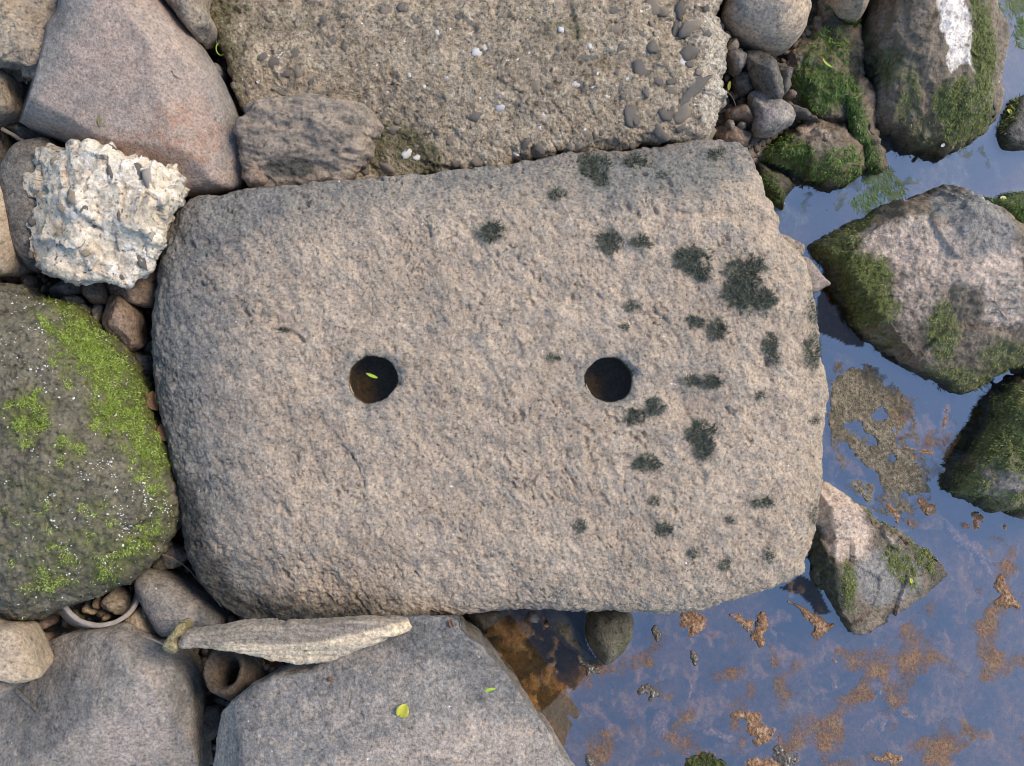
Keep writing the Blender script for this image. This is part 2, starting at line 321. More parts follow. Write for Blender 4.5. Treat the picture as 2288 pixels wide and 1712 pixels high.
    def vnorm(v):
        fn = np.cross(v[quads[:, 2]] - v[quads[:, 0]], v[quads[:, 3]] - v[quads[:, 1]]); N = np.zeros_like(v)
        for k_ in range(3): N[:, k_] = sum(np.bincount(quads[:, j_], fn[:, k_], len(v)) for j_ in range(4))
        return N / (np.linalg.norm(N, axis=1)[:, None] + 1e-15)
    N = vnorm(v)
    sd = (hash(key) % 97 if False else sum(ord(ch) for ch in key)) * 1.37
    D = 0
    for dd in disp:
        sc, amp, oc, kd = dd[:4]; q3 = v * sc + sd
        if len(dd) > 4:
            rot, st = dd[4]; a = math.radians(rot)
            xr = v[:, 0] * math.cos(a) + v[:, 1] * math.sin(a); yr = -v[:, 0] * math.sin(a) + v[:, 1] * math.cos(a)
            q3 = np.stack([xr * st * sc, yr * sc, v[:, 2] * sc], 1) + sd
        if kd == 'p':
            nz = fbm(q3, oc); D = D - amp * smooth(.18, .55, nz) * (.25 + 1.3 * smooth(-.25, .4, fbm(v * 14 + sd, 2)))
        elif kd == 'k':     # lumps: rounded knobs
            nz = fbm(q3, oc, .45, 'b'); D = D + amp * nz
        elif kd == 'v': D = D + amp * facets(q3 + .14 * np.stack([fbm(q3 * .9 + 3, 2), fbm(q3 * .9 + 8, 2), fbm(q3 * .9 + 13, 2)], 1))
        elif kd == 't':     # terraces
            nz = fbm(q3, oc) * 3; D = D + amp * (np.floor(nz) + smooth(.75, 1, nz - np.floor(nz)) - nz * 0.0)
        else: D = D + amp * fbm(q3, oc, .52, kd)
    v = v + N * (D[:, None] if not np.isscalar(D) else 0)
    for (hx, hy, hr, depth, hs) in holes:
        h0 = W([(hx, hy)], zt)[0]; dx = v[:, :2] - h0; d = np.linalg.norm(dx, axis=1) + 1e-9; th = np.arctan2(dx[:, 1], dx[:, 0])
        Rh = mm(hr) * (1 + .035 * np.sin(2 * th + hs) + .024 * np.sin(3 * th + 2 * hs) + .014 * np.sin(7 * th + hs * 3) + .006 * np.sin(16 * th + hs * 5))
        rho = d / Rh; top = (v[:, 2] > -.04); ins = (rho < 1) & top
        near = (rho >= 1) & (rho < 1.3) & top
        v[near, 2] -= (.0030 + .0022 * np.sin(3 * th[near] + hs * 2)) * ((1.3 - rho[near]) / .3) ** 2
        for ca_, cw_, cd_ in ((hs * 3.1, .22, .006), (hs * 5.7 + 1, .16, .005), (hs * 2.2 + 3, .30, .004)):
            da = np.abs((th - ca_ + math.pi) % (2 * math.pi) - math.pi); nb = (rho >= .97) & (rho < 1.35) & top & (da < cw_); v[nb, 2] -= cd_ * (1 - da[nb] / cw_) * np.clip((1.35 - rho[nb]) / .35, 0, 1)
        t = np.clip((1 - rho) / .4, 0, 1)
        rn = np.where(rho > .6, 1 - .07 * t, .93 * rho / .6)
        zz = v[:, 2] - .003 - depth * np.clip(t, 0, 1) ** .9
        v[ins, :2] = h0 + dx[ins] / d[ins][:, None] * (rn * Rh)[ins][:, None]
        v[ins, 2] = zz[ins]
    bot_c = np.array([[c[0], c[1], zb - .004]]); V2 = np.vstack([v, bot_c]); bi = len(v); r1 = lid[-1]
    tris = np.stack([np.full(n, bi), np.roll(r1, -1), r1], 1)
    N = vnorm(v)
    base = np.array([c[0], c[1], zb])
    me = mesh_np(name, V2 - base, quads, tris)
    px = PX(V2)
    st = {}
    for an, spec in masks.items():
        if callable(spec): val = spec(px, V2)
        else: val = pmask(px, spec, sd)
        attr(me, an, val); st[an] = val
    o = add(name, me, mat, label, cat, group, loc=tuple(base), parent=parent)
    ROCK[key] = dict(o=o, v=v, n=N, base=base, masks=st, ntop=nt_, res=res, px=px)
    if waterline and zb < WATER < zt: TOPS.append(v[:nt_])
    return o
def surf(key, pxy):
    """point and normal of a stone's upper surface seen at a photograph pixel"""
    r = ROCK[key]; t = r['ntop']; d = (r['px'][:t, 0] - pxy[0]) ** 2 + (r['px'][:t, 1] - pxy[1]) ** 2; i = int(np.argmin(d)); return r['v'][i], r['n'][i]

def blades_mesh(B, N, L, wd, tilt, rnd, droop=.3, flow=None):
    n = len(B); t = RS.normal(size=(n, 3)); 
    if flow is not None: t = t * .45 + np.asarray(flow)
    t -= N * np.sum(t * N, 1)[:, None]; t /= np.linalg.norm(t, axis=1)[:, None] + 1e-9
    d = N + t * tilt[:, None]; d /= np.linalg.norm(d, axis=1)[:, None]
    sdv = np.cross(d, N + RS.normal(size=(n, 3)) * .3); sdv /= np.linalg.norm(sdv, axis=1)[:, None] + 1e-9
    mid = B + d * (L * .55)[:, None]; tip = B + (d + t * droop) * L[:, None]
    w_ = wd[:, None] * sdv
    V = np.stack([B - w_ * .5 - N * .0003, B + w_ * .5 - N * .0003, mid + w_ * .45, mid - w_ * .45, tip], 1).reshape(-1, 3)
    i = np.arange(n)[:, None] * 5
    return V, i + np.array([[0, 1, 2, 3]]), i + np.array([[3, 2, 4]]), np.repeat(rnd, 5)
def moss_part(key, name, mask, n, mat, length, width, tilt=(.5, 1.5), thr=.35, label=None, flow=None, edge=True, sc=170, nzk=1.0):
    r = ROCK[key]; t = r['ntop'] + (0 if not edge else 0); m = r['masks'][mask][:t]
    v = r['v'][:t]; nz = fbm(v * sc, 3); w_ = np.clip(m * 1.1 - thr + nz * nzk, 0, 1)
    if w_.sum() <= 0: return
    i = RS.choice(t, n, p=w_ / w_.sum())
    B = v[i] + RS.normal(size=(n, 3)) * r['res'] * .0006; Nn = r['n'][i]
    V, q_, tr, rn = blades_mesh(B, Nn, RS.uniform(*length, n), RS.uniform(*width, n), RS.uniform(*tilt, n), np.clip(RS.beta(2, 2.4, n) + nz[i] * .5, 0, 1), flow=flow)
    me = mesh_np(name, V - r['base'], q_, tr); attr(me, 'rnd', rn)
    return add(name, me, mat, label, kind='stuff', parent=r['o'])

# --- low-poly pieces shared by embedded pebbles, gravel and crystals
import bmesh
def ico(sub, seed, amp, flat=1.0, cubic=0.):
    bm = bmesh.new(); bmesh.ops.create_icosphere(bm, subdivisions=sub, radius=1); v = np.array([x.co[:] for x in bm.verts], float)
    f = np.array([[x.index for x in fc.verts] for fc in bm.faces]); bm.free()
    if cubic: v = v / (np.max(np.abs(v), axis=1)[:, None] ** cubic)
    v = v * (1 + amp * fbm(v * 1.1 + seed * 9.7, 2))[:, None]; v[:, 2] *= flat
    return v, f
PEB = [ico(2, k, 1.0, .6, .75 if k % 2 else .35) for k in range(8)]
PEBME = {}
def pebble_me(k, mat):
    if (k, mat) not in PEBME:
        v, f = PEB[k % 8]; me = mesh_np('pebble', v, None, f); me.materials.append(M[mat]); PEBME[(k, mat)] = me
    return PEBME[(k, mat)]
def embed(key, name, pxy, rx, ry, dg, mat, sink=.35, k=None):
    r = ROCK[key]; pos, nn = surf(key, pxy); zsc = S * (CAMZ - pos[2]) / CAMZ
    o = bpy.data.objects.new(name, pebble_me(random.randrange(8) if k is None else k, mat)); COL.objects.link(o)
    sx, sy = rx * zsc, ry * zsc; sz = min(sx, sy) * .95
    o.scale = (sx, sy, sz); q = Vector(nn).to_track_quat('Z', 'Y'); o.rotation_mode = 'QUATERNION'
    from mathutils import Quaternion
    o.rotation_quaternion = q @ Quaternion((0, 0, 1), math.radians(-dg))
    o.location = Vector(pos - r['base']) - Vector(nn) * sz * sink; o.parent = r['o']
    return o

# ------------------------------------------------------------------ ground and stream bed
def axis(lo, hi, step, far=3.0, k=8):
    return np.concatenate([np.linspace(-far, lo, k, endpoint=False), np.arange(lo, hi, step), np.linspace(hi, far, k)])
def sheet(xs, ys, zf):
    X, Y = np.meshgrid(xs, ys); z = zf(X.ravel(), Y.ravel()); V = np.stack([X.ravel(), Y.ravel(), z], 1)
    i = np.arange(len(xs) * len(ys)).reshape(len(ys), len(xs))
    return V, np.stack([i[:-1, :-1], i[:-1, 1:], i[1:, 1:], i[1:, :-1]], 2).reshape(-1, 4)
def land(x, y):
    px = 1144 + x / S; py = 856 - y / S
    xb = np.interp(py, [-200, 0, 200, 300, 420, 800, 1200, 1712], [2080, 2010, 1930, 1800, 1560, 1250, 880, 860])
    return smooth(-70, 70, xb - px + 40 * np.sin(py * .02))
def ground_z(x, y):
    p3 = np.stack([x * 9, y * 9, 0 * x], 1); l = land(x, y)
    return (-.232 + .085 * l) + .010 * fbm(p3, 3) + .006 * fbm(p3 * 6, 3) * (.4 + l) * .7 - .03 * (1 - l) * 0
xs = axis(-.72, .80, .005); ys = axis(-.58, .58, .005)
V, Q = sheet(xs, ys, ground_z)
me = mesh_np('ground', V, Q)
l = land(V[:, 0], V[:, 1]); pxv = PX(V)
attr(me, 'rust', np.clip(.55 * smooth(.1, .5, fbm(V * np.array([10, 10, 1]), 4)) + .55 * pmask(pxv, [(2150, 1250, 160, 120, 20, .5), (1750, 1640, 300, 90, 0, .6), (1950, 1450, 200, 120, 30, .4)]), 0, 1))
me.materials.append(M['bed']); me.materials.append(M['soil'])
lq = l[Q].mean(1); me.polygons.foreach_set('material_index', (lq > .5).astype(np.int32))
add('ground', me, None, 'dark silt and soil between and beneath the stones', None, kind='structure')
def gravel(n, name, label, reg, rmin, rmax):
    vs, fs, k = [], [], 0
    for j in range(n):
        x0, y0, x1, y1 = random.choice(reg); pxy = W([(random.uniform(x0, x1), random.uniform(y0, y1))], -.15)[0]
        z = float(ground_z(pxy[:1], pxy[1:])[0]); v, f = PEB1[random.randrange(len(PEB1))]
        r = random.uniform(rmin, rmax) ** 1.0; a = random.uniform(0, 6.28); sx, sy, sz = r * random.uniform(.8, 1.5), r * random.uniform(.7, 1.1), r * random.uniform(.5, .9)
        R = np.array([[math.cos(a), -math.sin(a), 0], [math.sin(a), math.cos(a), 0], [0, 0, 1]])
        vs.append((v * [sx, sy, sz]) @ R.T + [pxy[0], pxy[1], z + sz * .3 + random.uniform(0, .006)]); fs.append(f + k); k += len(v)
    me = mesh_np(name, np.vstack(vs), None, np.vstack(fs)); return add(name, me, M['gravel'], label, kind='stuff')
PEB1 = [ico(1, 20 + k, .5, .8, .3) for k in range(6)]
gravel(2600, 'gravel', 'small brown gravel lying in the gaps between the dry stones',
       [(-40, 560, 420, 900), (0, 1180, 560, 1480), (380, 1380, 620, 1712), (440, 60, 580, 340), (0, 220, 130, 420), (1560, 60, 1960, 330), (1560, 60, 1960, 330), (1600, 250, 1720, 400)], .002, .0065)

# ------------------------------------------------------------------ the stones
TUFT = [(1280, 358, 36, 32), (1300, 390, 18, 16), (1060, 500, 28, 24), (1318, 525, 27, 24), (1385, 523, 20, 16), (1490, 560, 40, 30), (1515, 590, 22, 18), (1610, 585, 42, 36), (1600, 635, 40, 38), (1645, 650, 34, 28), (1500, 695, 20, 14), (1550, 712, 24, 22),
        (1665, 745, 18, 24), (1672, 778, 16, 16), (1757, 665, 15, 36), (1754, 757, 20, 38), (1535, 825, 26, 15), (1490, 822, 20, 10), (1412, 880, 22, 18), (1370, 900, 24, 18), (1512, 940, 34, 30), (1520, 975, 20, 20), (1395, 1000, 28, 18), (1203, 420, 18, 12),
        (1375, 350, 34, 16), (1430, 378, 12, 8), (1648, 1085, 22, 10), (1435, 1145, 18, 14), (1254, 1135, 13, 15), (1415, 1083, 13, 11), (1660, 1200, 13, 15), (1640, 858, 12, 10), (1498, 1195, 12, 9), (1563, 1222, 12, 14), (1759, 1112, 9, 22), (1195, 773, 16, 9),
        (1365, 660, 14, 11), (1575, 1124, 10, 7), (612, 716, 14, 9), (1760, 910, 11, 8), (1545, 335, 20, 12), (1350, 707, 10, 8)]
HOLED = """F 410,432 520,411 640,400 760,389 900,377 1000,367 1120,348 1240,330 1380,314 1480,304 1545,299 1592,304 1614,326 1630,360 1648,402
 1653,425 1668,440 1680,468 1688,500 1712,530 1738,568 1746,600 1752,632 1758,680 1763,720 1778,780 1788,832 1785,880 1778,950 1772,1020 1770,1080 1764,1130
 1755,1180 1738,1213 1730,1236 1702,1250 1660,1268 1600,1286 1540,1306 1490,1319 1440,1324 1380,1318 1320,1316 1250,1318 1180,1313 1100,1316 1000,1323 900,1332
 820,1345 700,1350 600,1350 540,1345 490,1318 440,1262 415,1205 398,1150 388,1100 378,1040 366,980 350,910 338,850 332,770 332,700 338,620 350,560 364,510 384,462"""
def grey_mask(px, v):
    x, y = px[:, 0], px[:, 1]
    m = .86 * smooth(720, 340, x) + .62 * smooth(560, 400, y + .12 * (x - 900)) + .25 * smooth(1180, 1330, y) * smooth(1000, 500, x) + .06
    return np.clip(m + pmask(px, [(831, 848, 82, 78, 0, .5), (1361, 849, 80, 76, 0, .5), (1560, 850, 120, 60, 0, .25), (1450, 420, 200, 60, -8, .35), (1650, 600, 80, 130, 0, .25)]) + .25 * fbm(np.concatenate([px * .006, px[:, :1] * 0], 1), 3), 0, 1)
def edgeshade_mask(px, v):  # shaded lower-left slope painted dark; also records the hole interiors
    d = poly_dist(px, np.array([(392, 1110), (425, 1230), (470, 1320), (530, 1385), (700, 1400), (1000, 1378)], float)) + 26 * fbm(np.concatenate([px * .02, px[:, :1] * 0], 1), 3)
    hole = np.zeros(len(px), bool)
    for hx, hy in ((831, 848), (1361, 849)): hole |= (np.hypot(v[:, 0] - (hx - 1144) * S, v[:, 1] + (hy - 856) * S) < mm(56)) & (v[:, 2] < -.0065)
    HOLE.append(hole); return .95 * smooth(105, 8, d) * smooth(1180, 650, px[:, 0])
HOLE = []
def lichen_mask(px, v): return pmask(px, [(x * 1.0344, y * 1.0344, a * 1.2 + 4, b * 1.2 + 4, 0, .46) for x, y, a, b in TUFT], 2.2, .7, .03)
rock('holed', 'holed_stone', 'large flat tan stone with two round drilled holes and dark moss tufts', 'stone', HOLED, -.048, 0, -.25, M['holed'], res=1.3,
     p=7, q=2.0, planes=((1000, 900, .0, .0, .0), (420, 600, -.012, .28, .10), (700, 435, -.022, .02, .8), (1100, 395, -.018, .06, .5), (560, 1260, -.018, .16, -.42), (900, 1300, -.014, .02, -.30),
     (1600, 330, -.012, -.05, .25), (1740, 1000, -.008, -.22, 0)), soft=.007,
     bumps=((1500, 560, 220, 150, 0, .003), (1540, 900, 70, 50, 0, -.005), (700, 700, 180, 160, 0, -.003), (1000, 600, 200, 200, 0, .002), (1600, 480, 110, 25, -10, -.004)),
     disp=((7, .0045, 3, 'f'), (22, .0060, 3, 'f'), (60, .0034, 3, 'f', (-50, .8)), (130, .0022, 3, 'f', (-62, .7)), (230, .0026, 3, 'p', (-62, .7)), (80, .0036, 3, 'p', (-58, .6)), (330, .0011, 2, 'f')),
     ridges=(("F 605,715 640,718 672,740", 5, -.004, 'g'), ("F 1440,470 1530,478 1610,470 1690,500", 12, -.004, 'g'), ("F 1250,470 1330,560 1340,640", 10, -.003, 'g'), ("F 700,900 790,1010 800,1100", 12, -.003, 'g'), ("F 540,620 640,600 720,650", 14, -.003, 'g'),
             ("F 900,1180 1010,1100 1160,1080", 10, -.0025, 'g'), ("F 440,1000 540,1010 620,1100", 12, -.003, 'g'), ("F 980,470 1090,600 1080,700", 12, -.0025, 'g')),
     center=(1080, 850), masks={'grey': grey_mask, 'edgeshade': edgeshade_mask, 'lichen': lichen_mask, 'hole': lambda px, v: HOLE[0] * 1.2}, low=.93, holes=((831, 848, 54, .048, .6), (1361, 849, 52, .048, 2.1)))

CONC = """P 478,-60 K2 230,180 300,300 400,500 470,700 485,850 560,960 800,1010 1100,1250 1350,1480 P 800,415 950,405 1150,372 1300,350 1450,335 1560,322
 K4 200,1700 270,1580 270,1440 340,1360 330,1280 420,1220 340,1100 320,1000 345,925 390,860 400,780 385,680 390,550 355,440 270,300 285,180 380,70 440,-20 P 1640,-60"""
def conc_pale(px, v): return np.clip(.62 * smooth(1470, 1620, px[:, 0]) + .40 * smooth(.15, .6, fbm(np.concatenate([px * .012, px[:, :1] * 0], 1), 3)), 0, 1)
def conc_olive(px, v): return np.clip(.7 * smooth(620, 480, px[:, 0]) + .55 * smooth(0, .5, fbm(np.concatenate([px * .008, px[:, :1] * 0 + 4], 1), 3)) + pmask(px, [(860, 330, 160, 70, 20, .6)]), 0, .8)
rock('conc', 'concrete_slab', 'broken muddy slab of old concrete full of embedded pebbles', 'concrete slab', CONC, -.085, -.035, -.22, M['mud'], res=1.7, p=6, q=2,
     planes=((1000, 250, -.040, 0, -.10), (600, 100, -.058, .22, 0), (560, 200, -.064, .10, .12), (950, 330, -.058, .10, -.25)), soft=.01,
     bumps=((760, 60, 90, 120, 30, .008), (900, 300, 70, 50, 10, -.014), (1280, 120, 200, 90, 0, .006), (1020, 320, 60, 60, 0, .008), (1480, 60, 60, 90, 20, -.010), (1555, 120, 35, 160, -5, .010)),
     jag=(45, .016), disp=((10, .010, 4, 'f'), (28, .0060, 3, 'f'), (24, .0030, 1, 'v'), (75, .0038, 3, 'p', (-50, .8)), (140, .0026, 3, 'f'), (260, .0022, 2, 'p'), (300, .0010, 2, 'f')),
     center=(1080, 170), masks={'pale': conc_pale, 'olive': conc_olive}, low=.95)

ROSE = """P 175,-60 K1 560,130 400,320 300,480 100,560 60,800 30,930 170,1020 270,1070 450,1140 600,1200 900,1350 1250,1500 1480,1600 1650,1592 1900,1552 1970,1520 2000,1430 2012,1280
 1985,1100 1925,900 1870,760 1800,620 1700,460 1600,310 1480,150 1380,20 P 362,-60"""
rock('rose', 'sandstone_boulder', 'smooth rose-grey boulder with a ridged top and a sloping dark side', 'boulder', ROSE, -.062, .03, -.2, M['rose'], res=1.9, p=3.6, q=1.6, soft=.003,
     planes=((270, 200, .016, -.02, -.12), (430, 200, .003, -.62, .02), (100, 140, -.040, 1.7, .45), (300, 400, -.026, .05, -1.1), (520, 400, -.05, -1.5, -.3)),
     disp=((8, .004, 3, 'f'), (40, .0018, 4, 'f'), (160, .0007, 3, 'f')), center=(300, 200),
     masks={'rust': ((420, 300, 90, 90, 60, .7), (330, 330, 120, 40, 10, .5), (260, 130, 60, 80, 0, .3)),
            'grey': lambda px, v: np.clip(.9 * smooth(30, -50, (px[:, 0] - 100) * .86 - (225 - px[:, 1]) * .5) + .6 * smooth(470, 540, px[:, 0] - .25 * px[:, 1] + 100), 0, 1)})
rock('chunk_under', 'grey_stone', 'smooth dark grey stone lying beneath the white conglomerate chunk', 'stone', "L1 35,470 100,310 200,200 300,160 480,135 600,230 700,600 600,1200 400,1450 300,1400 200,1250 130,950 50,640",
     -.06, -.01, -.17, M['dark'], p=2.6, disp=((14, .005, 3, 'f'), (60, .001, 3, 'f')))
CHUNK = """L1 350,210 440,195 540,225 660,212 760,180 860,205 930,160 1020,205 1140,165 1200,225 1330,292 1400,300 1560,392 1690,405 1760,455 1850,520 1830,610 1790,650 1770,750 1700,880
 1640,1000 1612,1070 1610,1180 1540,1260 1480,1370 1380,1490 1250,1540 1080,1550 950,1540 770,1550 720,1525 560,1508 400,1440 330,1370 270,1230 300,1060 245,990 260,850 330,790 310,720 220,690
 215,640 240,500 330,480 380,390 350,290"""
rock('chunk', 'conglomerate_chunk', 'angular whitish chunk of pebbly cement resting on darker stones', 'rock', CHUNK, -.01, .045, -.075, M['cement'], res=1.4, p=3.4, q=1.7, soft=.006,
     planes=((250, 430, .030, -.05, .05), (140, 450, .012, .55, .05), (290, 560, .012, -.15, -.55), (400, 430, .012, -.7, .1)),
     jag=(90, .004), disp=((18, .008, 3, 'f'), (36, .0050, 2, 'k'), (34, .0060, 1, 'v'), (50, .0060, 2, 'p', (-40, .6)), (110, .0030, 2, 'p'), (300, .0012, 2, 'f')), center=(235, 470), low=.7,
     masks={'dirt_shade': lambda px, v: np.clip(.42 * smooth(230, 90, px[:, 0]) + .42 * smooth(0, .5, fbm(np.concatenate([px * .02, px[:, :1] * 0], 1), 3)) + pmask(px, [(320, 480, 70, 30, 0, .4)]), 0, 1)})  # brown dirt patches, plus the left side's shade painted into the colour
rock('tl', 'angular_rock', 'jagged tan rock with sharp ridges beside the rose boulder', 'rock', "P -80,-60 170,-60 K1 600,0 560,130 500,230 390,310 365,400 350,480 280,565 150,545 50,530 P -80,120",
     .0, .06, -.09, M['tan'], res=1.9, p=3.4, q=1.5, soft=.002, planes=((20, 60, .028, .1, -.35), (60, 100, .018, -.25, -.5), (85, 125, .0, -1.1, .2), (110, 40, .034, -.5, -.15), (40, 20, .04, 0, .2)),
     disp=((22, .006, 4, 'f'), (22, .010, 1, 'v'), (70, .0025, 3, 'r'), (200, .001, 3, 'f')), center=(40, 30))
rock('l2', 'tan_stone', 'small lumpy tan stone wedged under the jagged tan rock', 'stone', "P -70,140 K1 0,560 70,610 60,720 90,820 70,900 0,945 P -70,270",
     -.03, .0, -.13, M['tan'], disp=((25, .006, 4, 'f'), (90, .0015, 3, 'f')))
rock('l3', 'olive_stone', 'grey-green stone edge above the ochre stone', 'stone', "P -80,270 L1 0,50 40,200 50,320 30,540 0,580 P -80,420", -.08, -.04, -.17, M['dark'], disp=((20, .004, 3, 'f'),))
rock('l4', 'ochre_stone', 'smooth ochre stone next to the whitish pebbly chunk', 'stone', "P -90,380 L1 0,560 80,660 115,800 150,1000 142,1180 100,1380 0,1475 P -90,600", -.03, .005, -.14, M['cream'],
     disp=((16, .004, 3, 'f'), (60, .001, 3, 'f')))
rock('lump', 'lumpy_rock', 'lumpy tan rock squeezed between the rose boulder and the concrete slab', 'rock', "P 350,-60 K1 1420,60 1500,200 1600,310 1650,325 1740,260 1755,195 1690,110 1672,0 P 458,-60",
     -.055, -.005, -.16, M['tan'], res=1.9, disp=((30, .007, 3, 'f'), (80, .003, 3, 'f'), (240, .0006, 2, 'f')), center=(425, 15))
WR = "K2 488,1080 570,980 600,920 700,885 890,880 1000,822 1130,805 1330,850 1530,920 1640,1010 1652,1060 1570,1150 1552,1290 1450,1400 1370,1490 1070,1530 740,1540 560,1480 520,1300 510,1180"
rock('wrinkle', 'wrinkled_rock', 'wrinkled brown rock with folded layers lying on the concrete slab', 'rock', WR, -.062, -.012, -.14, M['wrinkle'], res=1.5, p=3, q=1.8, soft=.004,
     planes=((680, 280, -.018, .02, -.12), (650, 360, -.036, .0, -.55), (820, 300, -.032, -.5, -.1)),
     ridges=(("K2 520,1130 640,1060 820,970 960,1080 1200,1090 1340,1060", 16, .014, 'g'), ("K2 600,940 760,900 1000,930 1280,1010 1480,1090", 14, .012, 'g'), ("K2 620,1180 800,1080 950,1170 1060,1220 1040,1400", 14, .014, 'g'),
             ("K2 880,880 1000,900 1200,920 1440,1000", 10, .009, 'g'), ("K2 1340,900 1460,1010 1480,1200", 10, .011, 'g')),
     disp=((30, .007, 3, 'f'), (55, .0065, 3, 'r', (-15, .4)), (260, .0008, 3, 'f')), masks={'dark': ((650, 375, 70, 24, 0, .8), (720, 300, 60, 30, 10, .35), (790, 290, 30, 30, 0, .4))})
rock('wpeb', 'pinkish_pebble', 'small pinkish grey pebble at the foot of the wrinkled rock', 'pebble', "K2 530,1480 560,1410 640,1375 740,1440 750,1490 730,1535 600,1560", -.055, -.03, -.09, M['brown'], res=1.5, disp=((60, .003, 3, 'f'),))

MOSSB = """P -180,640 -60,600 L2 0,150 150,170 300,205 420,300 560,350 700,385 880,460 1000,550 1150,700 1300,830 1450,970 1530,1100 1640,1280 1710,1400
 L3 1760,100 1850,300 1950,500 2030,780 2090,1000 2130,1180 2060,1400 2000,1520 1900,1655 L4 1480,135 1330,275 1250,365 1100,435 950,520 800,585 600,645 450,700 350,740 200,730 60,640 0,470 P -120,1300 -230,1150 -260,850"""
def mossb(px, v):
    x, y = px[:, 0], px[:, 1]
    m = pmask(px, [(205, 780, 140, 70, 48, 1.15), (290, 900, 100, 90, 60, 1.1), (340, 1010, 50, 90, -8, .95), (150, 690, 90, 30, 40, .8), (60, 930, 60, 60, 0, .8), (150, 1000, 60, 30, 20, .5), (110, 1290, 70, 40, -15, .65),
                   (290, 1230, 120, 40, -35, .75), (220, 1140, 40, 30, 0, .4), (90, 1120, 90, 90, 0, .34), (360, 1120, 30, 70, 0, .6), (160, 1230, 160, 60, -10, .45)], 3.3, .8, .03, .3)
    return m
rock('mossb', 'mossy_boulder', 'round dark boulder flecked with quartz and bright green moss', 'boulder', MOSSB, -.045, .07, -.19, M['mossy'], res=1.6, p=2.1, q=1.9,
     disp=((9, .008, 3, 'f'), (45, .0060, 4, 'f'), (110, .0048, 3, 'f'), (230, .0024, 2, 'f')), center=(90, 960), masks={'moss': mossb})
rock('bl', 'grey_boulder', 'big grey boulder with pale streaks below the broken clay ring', 'boulder',
     "P -120,1540 -60,1480 L4 80,1380 200,1080 330,1000 450,950 700,862 1000,832 1130,800 1300,900 1480,1020 1640,1150 1720,1300 1770,1500 1790,1650 L5 360,1200 400,1519 P 445,1760 300,1840 0,1840 -120,1740",
     -.055, .01, -.2, M['grey'], res=1.8, p=5, q=1.6, soft=.0025, planes=((237, 1569, -.006, -.22, -.24), (237, 1569, -.006, .42, .36), (200, 1440, -.014, .05, .5), (395, 1560, -.026, -1.2, .3)),
     disp=((9, .005, 3, 'f'), (40, .0024, 4, 'f'), (60, .0008, 1, 'v'), (140, .0010, 3, 'f')), center=(180, 1620),
     masks={'pale': ((330, 1500, 30, 90, 8, .6), (300, 1640, 120, 90, -20, .62), (190, 1400, 90, 20, 0, .3)), 'dark': ((90, 1580, 110, 110, -40, .5), (400, 1560, 25, 120, 5, .5))})
SLAB = """P 470,1790 L5 470,1600 500,1350 540,1220 580,1090 720,930 850,830 1050,750 1300,700 1500,560 1700,420 L6 50,300 300,310 450,318 520,355 540,430 600,520 720,600 870,770 1000,920 1080,1040 1220,1220 1280,1320 1370,1450 1420,1570 1540,1655
 P 1300,1740 1320,1830 900,1850 560,1850"""
rock('slab', 'grey_slab', 'blue-grey slab holding a yellow leaf beside the brown pool', 'slab', SLAB, .000, .035, -.25, M['slab'], res=1.7, p=6, q=1.8, soft=.006,
     planes=((900, 1620, .030, .0, -.05), (520, 1640, .008, 1.1, .1), (700, 1480, .010, .05, .25), (1000, 1400, -.004, -.2, .25), (1180, 1600, .016, -.20, .12)), low=.80, lowp=.8,
     jag=(30, .005), disp=((8, .004, 3, 'f'), (40, .0022, 4, 'f'), (60, .0008, 1, 'v'), (150, .0010, 3, 'f')), center=(860, 1640),
     masks={'pale': ((1000, 1680, 260, 70, -8, .75), (760, 1600, 140, 60, 0, .35), (1180, 1700, 90, 60, 0, .5)), 'dark': ((950, 1420, 130, 60, 15, .75), (1080, 1500, 60, 100, -40, .5), (560, 1600, 30, 130, 10, .55), (720, 1520, 90, 40, -20, .35))})
rock('c1', 'grey_stone', 'oval mottled grey stone lying beside the clay ring', 'stone', "L4 1250,360 1320,290 1480,320 1640,400 1780,490 1920,570 2040,690 2050,800 1900,850 1700,870 1500,900 1390,720 1310,560",
     -.085, -.045, -.15, M['grey'], res=1.8, disp=((14, .004, 3, 'f'), (60, .0018, 3, 'f')), masks={'dark': ((470, 1380, 40, 40, 0, .8),)})
FLAKE = "L5 228,480 290,410 480,390 700,345 1000,335 1400,310 1800,280 2010,285 2110,330 2100,390 1970,420 1900,470 1740,520 1580,600 1380,655 1200,660 1060,632 850,600 700,560 450,535 250,522"
rock('flake', 'stone_flake', 'long thin layered flake of pale stone leaning against the holed stone', 'stone flake', FLAKE, .014, .034, .002, M['flake'], res=1.2, p=16, q=1.2, soft=.0012, jag=(120, .0035),
     planes=((640, 1400, .031, .015, .06), (700, 1447, .027, .015, -.55)), low=.9, ridges=(("L5 1100,560 1180,600 1350,570 1600,500", 9, .005, 'g'),),
     disp=((26, .002, 3, 'f'), (30, .0022, 1, 'v', (2, .35)), (130, .0022, 3, 'r', (2, .12)), (250, .0008, 3, 'f')), center=(640, 1425), waterline=False,
     masks={'pale': lambda px, v: np.clip(1.1 * smooth(-14, 10, px[:, 1] - np.interp(px[:, 0], [400, 520, 600, 700, 800, 910], [1440, 1437, 1445, 1440, 1420, 1392])) * smooth(380, 640, px[:, 0]) + .1, 0, 1)})
rock('worm', 'twisted_pebble', 'small knobbly yellowish pebble at the tip of the stone flake', 'pebble', "L5 100,520 150,430 215,335 270,345 285,400 240,455 245,540 190,592 115,565", .012, .030, -.02, M['ochre'], res=1.2,
     disp=((60, .003, 3, 'f'), (160, .0015, 3, 'k')), waterline=False)
